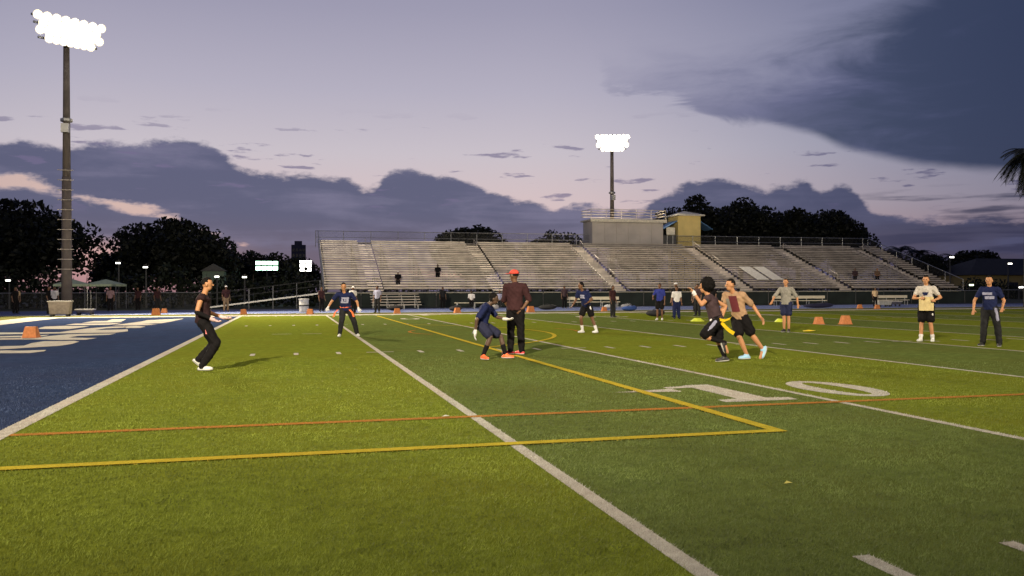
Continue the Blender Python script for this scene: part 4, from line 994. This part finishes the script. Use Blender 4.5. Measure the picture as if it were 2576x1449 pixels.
def ribbon(t, pts, w, ma, name='flag', wd=(0, .3, .95)):
    q = MB(); V = []; F = []; wd = nrm(wd)
    for i, p in enumerate(pts):
        p = np.array(p, float)
        for g, th in ((-1, -.003), (1, -.003), (1, .003), (-1, .003)): V.append(p+wd*g*w/2+np.array([0, th*2, 0]))
    for i in range(len(pts)-1):
        for j in range(4): F.append((4*i+j, 4*i+(j+1) % 4, 4*i+4+(j+1) % 4, 4*i+4+j))
    F += [(3, 2, 1, 0), tuple(range(4*len(pts)-4, 4*len(pts)))]
    q.add(V, F); q.build(name, ma, t)
def print_patch(t, J, rects, ma, name='chest_print', off=.146):
    """flat white print standing a hair off the jersey front"""
    up = nrm(J['chest']-J['pel']); side = nrm(J['sB']-J['sA']); fw = np.cross(side, up)
    if np.dot(fw, J['f']) < 0: fw = -fw
    c = J['pel']+(J['chest']-J['pel'])*.66; k = J['k']; q = MB()
    for x0, x1, z0, z1 in rects:
        n_ = 5; V = []; F = []
        for i in range(n_+1):
            x = x0+(x1-x0)*i/n_
            for z in (z0, z1):
                dep = off*k*math.sqrt(max(.05, 1-(x/(.205*k))**2))*math.sqrt(max(.3, 1-(z/.42)**2)); V.append(c+side*x+up*z+fw*(dep+.004))
        for i in range(n_): F.append((2*i, 2*i+2, 2*i+3, 2*i+1))
        q.add(V, F)
    q.build(name, ma, t)
BARS = [(-.105, .115, .035, .085), (-.135, .085, -.095, -.045), (.03, .10, -.045, .035), (-.115, -.06, -.045, .02), (-.03, .01, -.03, .03)]
r3 = lambda *v: np.array(v, float)

# 1 the player in black at the left
def ex1(t, J):
    ribbon(t, [(.0, -.16, .84), (.03, -.18, .76), (.04, -.18, .64)], .04, cl('cloth_pink', (.6, .2, .2)), wd=(1, 0, .1))
person('player all in black with white cleats standing near the blue end zone', (1.17, 12.74, .006), -5.3,
  stand(1.68, (1, -.15), pel=[-.02, 0, .86], chest=[-.02, 0, 1.29], head=[.05, -.02, 1.50], sA=[-.05, -.18, 1.27], sB=[.0, .17, 1.27], eA=[-.12, -.24, 1.02], eB=[.08, .24, 1.0], wA=[.12, -.24, .90], wB=[.30, .18, .92],
        hA=[-.01, -.09, .83], hB=[-.01, .09, .83], kA=[.20, -.12, .47], kB=[.16, .12, .45], aA=[-.04, -.11, .085], aB=[-.10, .16, .17], tA=[1, -.2, 0], tB=[.75, .1, -.65]),
  [('jersey', cl('cloth_plum_dark', (.028, .015, .017)), 0), ('pants', C_BLACK, 2.0), ('sleeve', C_BLACK, 'A')], 'tan', 'short', gloves=cl('glove_pink', (.62, .42, .42)), shoes=S_WHITE, extra=ex1)
# 2 navy jersey facing us
def ex2(t, J):
    print_patch(t, J, BARS, C_LAV)
    for g in (-1, 1): ribbon(t, [(.02+g*.17, -.1, .82), (.02+g*.25, -.14, .74), (.02+g*.30, -.15, .60)], .05, C_ORANGE, wd=(1, 0, .2))
person('player in a navy jersey with orange flag belt facing the camera', (4.15, 23.1, .006), 3.0,
  stand(1.70, (.05, -1), pel=[.08, .05, .84], chest=[.05, -.06, 1.29], head=[.02, -.12, 1.50], sA=[-.16, -.06, 1.27], sB=[.25, -.04, 1.27], eA=[-.34, -.02, 1.05], eB=[.42, .0, 1.05], wA=[-.44, -.18, .88], wB=[.46, -.16, .85],
        hA=[0, .05, .82], hB=[.18, .05, .82], kA=[-.04, -.1, .46], kB=[.33, -.02, .46], aA=[-.10, -.02, .085], aB=[.42, .18, .085], tA=[-.2, -1, 0], tB=[.3, -1, 0]),
  [('jersey', C_NAVY, .6), ('belt', C_ORANGE), ('pants', C_DGREY, 1.95)], 'tan', 'short', gloves=C_WHITE, shoes=S_WHITE, extra=ex2)
# 3 crouching
def ex3(t, J):
    ribbon(t, [(-.22, -.16, .66), (-.28, -.19, .62), (-.31, -.2, .55)], .10, C_LAV, wd=(.6, 0, .8))
person('crouching player in navy with orange cleats reaching forward with white gloves', (6.49, 13.68, .006), 12.9,
  stand(1.68, (1, -.25), pel=[-.15, .02, .70], chest=[-.05, -.02, 1.07], head=[.10, -.04, 1.21], hf=nrm([1, -.2, -.15]), sA=[-.08, -.19, 1.03], sB=[.0, .17, 1.05], eA=[-.24, -.26, .80], eB=[.16, .2, .84], wA=[-.27, -.24, .56], wB=[.33, .1, .80], dB=[1, -.2, -.1],
        hA=[-.15, -.08, .68], hB=[-.13, .10, .68], kA=[.03, -.16, .45], kB=[.24, .16, .44], aA=[-.12, -.16, .085], aB=[.33, .12, .085], tA=[.6, -.8, 0], tB=[1, -.2, 0]),
  [('jersey', C_NAVY, .75), ('shorts', cl('cloth_navy_dark', (.022, .024, .05)), .72), ('socks', C_BLACK, .5)], 'dark', 'dreads', gloves=C_WHITE, shoes=S_ORG, extra=ex3)
# 4 man in the red cap
person('man in a red cap, maroon top and black trousers standing behind the crouching player', (7.30, 14.7, .006), 14.98,
  stand(1.84, (-.6, .5), head=[-.02, 0, 1.69], eA=[.30, .02, 1.18], eB=[-.24, .12, 1.17], sA=[.2, .0, 1.46], sB=[-.18, .06, 1.46], wA=[.17, -.06, 1.0], wB=[-.14, .2, 1.0], hA=[.1, 0, .96], hB=[-.08, .02, .96], kA=[.12, .02, .51], kB=[-.09, .03, .51], aA=[.14, 0, .09], aB=[-.10, .02, .09], tA=[-.5, .5, 0], tB=[-.7, .2, 0]),
  [('jacket', C_MAROON, 1.0), ('pants', C_BLACK, 2.0)], 'brown', 'short', hat=C_RED, shoes=S_RED)
# 5 navy player in stride
def ex5(t, J): print_patch(t, J, [(-.08, .10, .03, .09), (-.1, .06, -.03, .02)], C_LAV)
person('player in a navy jersey and dark shorts with white socks mid stride below the stairs', (11.93, 23.05, .006), 19.5,
  stand(1.72, (-.8, -.6), pel=[-.06, 0, .88], chest=[-.17, -.06, 1.32], head=[-.24, -.1, 1.52], sA=[-.33, -.02, 1.30], sB=[-.02, -.1, 1.29], eA=[-.40, .02, 1.06], eB=[.12, -.12, 1.08], wA=[-.5, -.12, .90], wB=[-.02, -.26, .98],
        hA=[-.13, .03, .86], hB=[.02, -.05, .86], kA=[-.24, -.06, .47], kB=[.13, -.02, .45], aA=[-.19, .05, .085], aB=[.26, -.02, .085], tA=[-.8, -.6, 0], tB=[-.7, -.7, 0]),
  [('jersey', C_NAVY, .55), ('shorts', C_BLACK, .6), ('stripe', C_WHITE, 'B', r3(.35, -.8, 0)), ('socks', C_WHITE, .62)], 'brown', 'dreads', shoes=S_WHITE, extra=ex5)
# 6 the runner with yellow flags
def ex6(t, J):
    ribbon(t, [(-.02, -.14, .82), (.10, -.2, .80), (.20, -.2, .84), (.27, -.18, .94)], .055, C_YEL, wd=(.5, 0, .86))
    ribbon(t, [(.04, -.14, .76), (.13, -.2, .66), (.20, -.22, .60), (.27, -.2, .56)], .065, C_YEL, wd=(.45, 0, .9))
    q = MB(); q.ell((-.13, -.14, .80), np.diag([.05, .02, .035])); q.build('belt_buckle', C_WHITE, t)
    q = MB(); q.caps((-.45, -.203, 1.29), (-.468, -.198, 1.335), .037, .036); q.build('wristband', C_WHITE, t, True)
person('running player in black with big afro hair and yellow flags, one arm raised', (10.53, 11.69, .006), 28.0,
  stand(1.70, (-1, -.2), pel=[-.05, 0, .80], chest=[-.18, -.02, 1.24], head=[-.27, -.03, 1.43], sA=[-.22, -.18, 1.21], sB=[-.16, .17, 1.21], eA=[-.32, -.24, 1.10], eB=[.12, .26, 1.06], wA=[-.46, -.2, 1.31], wB=[.05, .2, .84],
        hA=[-.06, -.09, .77], hB=[-.02, .09, .77], kA=[-.29, -.12, .50], kB=[-.03, .1, .42], aA=[.10, -.10, .38], aB=[.10, .08, .095], tA=[.35, 0, -1], tB=[-1, -.1, -.1]),
  [('jersey', C_PLUM, 0), ('shorts', C_BLACK, .85), ('belt', C_BLACK), ('stripe', C_LAV, 'A', r3(-.1, -1, 0)), ('socks', C_BLACK, .3)], 'tan', 'afro', gloves=None, shoes=S_BLK, extra=ex6)
# 7 the chaser
def ex7(t, J): print_patch(t, J, [(-.07, .09, -.17, .16)], cl('cloth_maroon2', (.13, .03, .038)), 'chest_panel', .156); print_patch(t, J, [(-.155, -.072, -.17, .10)], C_GREY, 'side_panel', .156)
person('player in a tan top with maroon front panel and light blue shoes chasing the runner', (11.45, 12.2, .006), 30.2,
  stand(1.74, (-.9, -.45), pel=[-.18, 0, .86], chest=[-.28, -.10, 1.29], head=[-.35, -.16, 1.47], sA=[-.44, -.03, 1.27], sB=[-.12, -.14, 1.27], eA=[-.50, -.05, 1.06], eB=[.08, -.02, 1.06], wA=[-.54, -.2, .88], wB=[.22, -.06, .84],
        hA=[-.25, .03, .83], hB=[-.11, -.04, .83], kA=[-.19, -.14, .46], kB=[.05, .04, .49], aA=[-.04, -.06, .085], aB=[.26, .12, .20], tA=[-.8, -.5, 0], tB=[-.3, -.2, -.9]),
  [('jersey', cl('cloth_sand', (.34, .215, .13)), .8), ('shorts', C_BLACK, .8)], 'tan', 'short', gloves=None, shoes=S_BLUE, extra=ex7)
# 8 grey tee
person('person in a grey t shirt and navy shorts standing behind the running pair', (18.18, 21.57, .006), 32.2,
  stand(1.74, (-.3, -1), eA=[-.36, -.02, 1.14], wA=[-.44, -.2, .98], eB=[.34, .0, 1.12], wB=[.36, -.14, .90], aA=[-.06, 0, .085], aB=[.08, 0, .085], kA=[-.06, -.02, .49], kB=[.08, -.02, .49]),
  [('shirt', C_GREY, .85), ('shorts', cl('cloth_navy3', (.02, .024, .06)), .7)], 'tan', 'short', shoes=S_BLK)
# 9 tan towel
def ex9(t, J):
    q = MB()
    for i in range(6): q.box((-.17+i*.058, -.215-.018*(i % 2), .82), (-.17+i*.058+.0575, -.175-.018*(i % 2), 1.18))
    q.build('towel', cl('cloth_straw', (.62, .50, .26)), t)
    q = MB(); q.add([(-.10, -.152, 1.30), (.06, -.152, 1.30), (.02, -.158, 1.22), (-.06, -.158, 1.22)], [(0, 1, 2, 3)]); q.build('chest_print', C_NAVY, t)
person('person holding a straw coloured towel in front, bare legs and white shoes', (18.8, 15.97, .006), 40.2,
  stand(1.74, (-.25, -1), eA=[-.30, -.06, 1.14], wA=[-.14, -.20, 1.14], eB=[.34, -.04, 1.16], wB=[.20, -.22, 1.10], aA=[-.13, 0, .085], aB=[.15, 0, .085]),
  [('shirt', cl('cloth_offwhite', (.48, .44, .40)), .55), ('shorts', C_BLACK, .75), ('stripe', C_WHITE, 'B', r3(.5, -.75, 0)), ('socks', C_WHITE, .8)], 'tan', 'short', shoes=S_WHITE, extra=ex9)
# 10 navy player far right
def ex10(t, J): print_patch(t, J, [(-.12, .10, .0, .06), (-.06, .14, -.1, -.03)], C_LAV)
person('player in a navy jersey and dark trousers standing at the right edge', (18.89, 13.95, .006), 43.6,
  stand(1.70, (-.35, -1), eA=[-.32, -.02, 1.1], wA=[-.34, -.16, .88], eB=[.30, 0, 1.1], wB=[.26, -.18, .92], aA=[-.15, .05, .085], aB=[.20, -.02, .085], kA=[-.12, -.02, .48], kB=[.16, -.02, .48]),
  [('jersey', C_NAVY, .6), ('pants', C_DGREY, 1.95), ('stripe', C_LAV, 'B', r3(.4, -.85, 0))], 'tan', 'short', shoes=S_BLK, extra=ex10)

# scraps on the turf
def scrap(x, y, label, col, L):
    n = MB(); n.add([(-L, 0, .03), (0, -L*.3, .035), (L, 0, .032), (L*.1, L*.34, .04), (0, .02, .045)], [(0, 1, 4), (1, 2, 4), (2, 3, 4), (3, 0, 4)]); o = n.build('scrap', mat('scrap_%d' % int(col[2]*100), col, .8)); o.location = (x, y, 0); tag(o, label, 'litter')
scrap(6.0, 2.2, 'small yellow leaf on the dark turf in the right foreground', (.45, .40, .10), .035)
scrap(4.25, 6.0, 'small white scrap on the orange line left of the five yard line', (.5, .5, .44), .045)
# people on the far sideline
G2 = 'people on the far sideline'
def side_person(label, x, y, H, face, top, bottom, frac=.7, skin='brown', hat=None, hair='short', shoes=None, z=.006, ov=None, kind='shirt', leg=None):
    azd = math.degrees(math.atan2(x-2.638, y+3.122))
    J = stand(H, face, **(ov or {}))
    wear = [(kind, top, .7)]+([('pants', bottom, 2.0)] if leg is None else [('shorts', bottom, leg)])
    return person(label, (x, y, z), azd, J, wear, skin, hair, False, G2, hat=hat, shoes=shoes)
side_person('person in a bright blue jersey in the sideline group left of the runner', 18.9, 33.0, 1.68, (-.3, -1), C_BLUE, C_BLACK, shoes=S_WHITE, leg=.7, ov=dict(wA=[-.3, -.15, 1.0], eA=[-.3, .02, 1.1]))
side_person('person in dark maroon at the left of the sideline group', 18.4, 37.6, 1.62, (.8, -.6), C_MAROON, C_DGREY)
side_person('person in a white and navy top in the middle of the sideline group', 20.4, 34.4, 1.55, (.2, -1), C_WHITE, C_NAVY)
side_person('person in a white cap and black top in the sideline group', 21.6, 37.0, 1.75, (-.5, -1), C_BLACK, C_NAVY, hat=C_WHITE)
side_person('person in grey lavender at the right of the sideline group behind the runner', 23.6, 38.6, 1.70, (-.6, -.8), C_PLUM, C_DGREY)
side_person('person in a white cap and pale shirt behind the navy jersey player', 6.3, 49.9, 1.66, (.4, -1), C_WHITE, C_BLACK, hat=C_WHITE)
side_person('person in a pale lavender shirt left of the portable bleacher', 7.9, 51.2, 1.70, (-.4, -1), C_LAV, C_DGREY)
side_person('person in maroon standing by the ramp left of the navy jersey player', 4.6, 55.0, 1.66, (.6, -.8), C_MAROON, C_BLACK, z=.018)
side_person('dark clad person with a pale cap by the left ramp', -1.6, 57.6, 1.75, (.3, -1), C_MAROON, cl('cloth_khaki', (.22, .15, .09)), hat=C_WHITE, z=.018)
side_person('person in a white t shirt beside the left light tower', -12.3, 58.4, 1.72, (.2, -1), C_WHITE, C_BLACK, z=.018)
side_person('person in a maroon and white top under the green tent', -9.6, 62.0, 1.72, (-.2, -1), cl('cloth_rose', (.26, .17, .18)), C_BLACK, z=.018)
side_person('dark clad person left of the player in black near the track', -6.6, 62.4, 1.66, (.5, -1), C_MAROON, C_DGREY, z=.018)
side_person('dark clad person at the far left picture edge', -14.2, 57.0, 1.70, (.7, -.7), C_BLACK, C_BLACK, z=.018)
side_person('person in a tan shirt at the far left by the track', -15.4, 61.5, 1.70, (.1, -1), C_TAN, C_BLACK, z=.018)
side_person('dark clad person standing left of the equipment bin', -11.9, 55.4, 1.70, (.9, -.3), C_BLACK, C_DGREY, z=.018)
side_person('person in a dark red top between the tents and the player in black', -8.0, 63.2, 1.68, (-.6, -.8), C_MAROON, C_BLACK, z=.018)
side_person('person in grey standing behind the low bench left of the red cap', 14.0, 62.4, 1.66, (.2, -1), C_DGREY, C_BLACK, z=.018)
side_person('person in dark clothes left of the first team bench', 22.7, 58.8, 1.70, (.4, -1), C_PLUM, C_BLACK, z=.018)
side_person('person in a white shirt behind the chasing player', 27.6, 46.8, 1.66, (-.4, -1), C_WHITE, C_BLACK)
side_person('person in black right of the white shirt behind the chasing player', 29.2, 47.6, 1.72, (-.5, -1), C_BLACK, C_DGREY)
side_person('person in beige bending near the coolers at the right', 46.8, 54.6, 1.50, (.5, -1), C_TAN, C_BLACK, z=.018)
# seated ones
def sit(H, face, z):
    k = H/1.75; f = np.array([*nrm(face), 0]); s = np.array([-f[1], f[0], 0]); J = stand(H, face); o = np.array([0, 0, .50*k])
    for a in ('pel', 'chest', 'head', 'sA', 'sB', 'eA', 'eB', 'hA', 'hB'): J[a] = np.array(J[a], float)-np.array([0, 0, .40*k])
    for c, g in (('A', -1), ('B', 1)):
        J['k'+c] = J['h'+c]+f*.42*k+np.array([0, 0, .0]); J['a'+c] = J['k'+c]+f*.05-np.array([0, 0, .43*k]); J['w'+c] = J['k'+c]+np.array([0, 0, .09])-f*.1; J['t'+c] = f
        J['e'+c] = J['s'+c]-np.array([0, 0, .27*k])+f*.08+s*g*.05
    return J
def seated(label, x, y, z, top, bottom, skin='brown', hat=None):
    azd = math.degrees(math.atan2(x-2.638, y+3.122)); k = 1.0
    person(label, (x, y, z), azd, sit(1.72, (0, -1), z), [('shirt', top, .8), ('pants', bottom, 2.0)], skin, 'short', False, G2, hat=hat, shoes=S_BLK)
def row_pos(r): return GY0+r*RUN+RUN*.55+.10, GZ0+r*RISE+.385
def seat_on(label, x, r_, top, bottom, skin='brown', hat=None):
    y, z = row_pos(r_); seated(label, x, y, z-.40, top, bottom, skin, hat)
seat_on('dark clad spectator seated low in the left part of the grandstand', 14.8, 5, C_BLACK, C_BLACK, 'dark')
seat_on('spectator in plum seated low on the right end of the grandstand', 55.5, 4, C_PLUM, C_DGREY, 'brown')
seat_on('spectator in brown seated right of the one in plum', 58.0, 4, cl('cloth_brown', (.14, .09, .06)), C_BLACK, 'tan')
seat_on('spectator seated on the front rows above the portable bleacher', 11.2, 2, C_BLACK, C_DGREY, 'brown', C_WHITE)
seated('person in a white top seated on the low bench left of the red cap', 15.9, 60.62, .075, C_WHITE, C_BLACK, 'dark')
seated('person in pale clothes seated on the low bench behind the red cap', 18.1, 60.62, .075, C_LAV, C_DGREY, 'brown')
run_jobs()
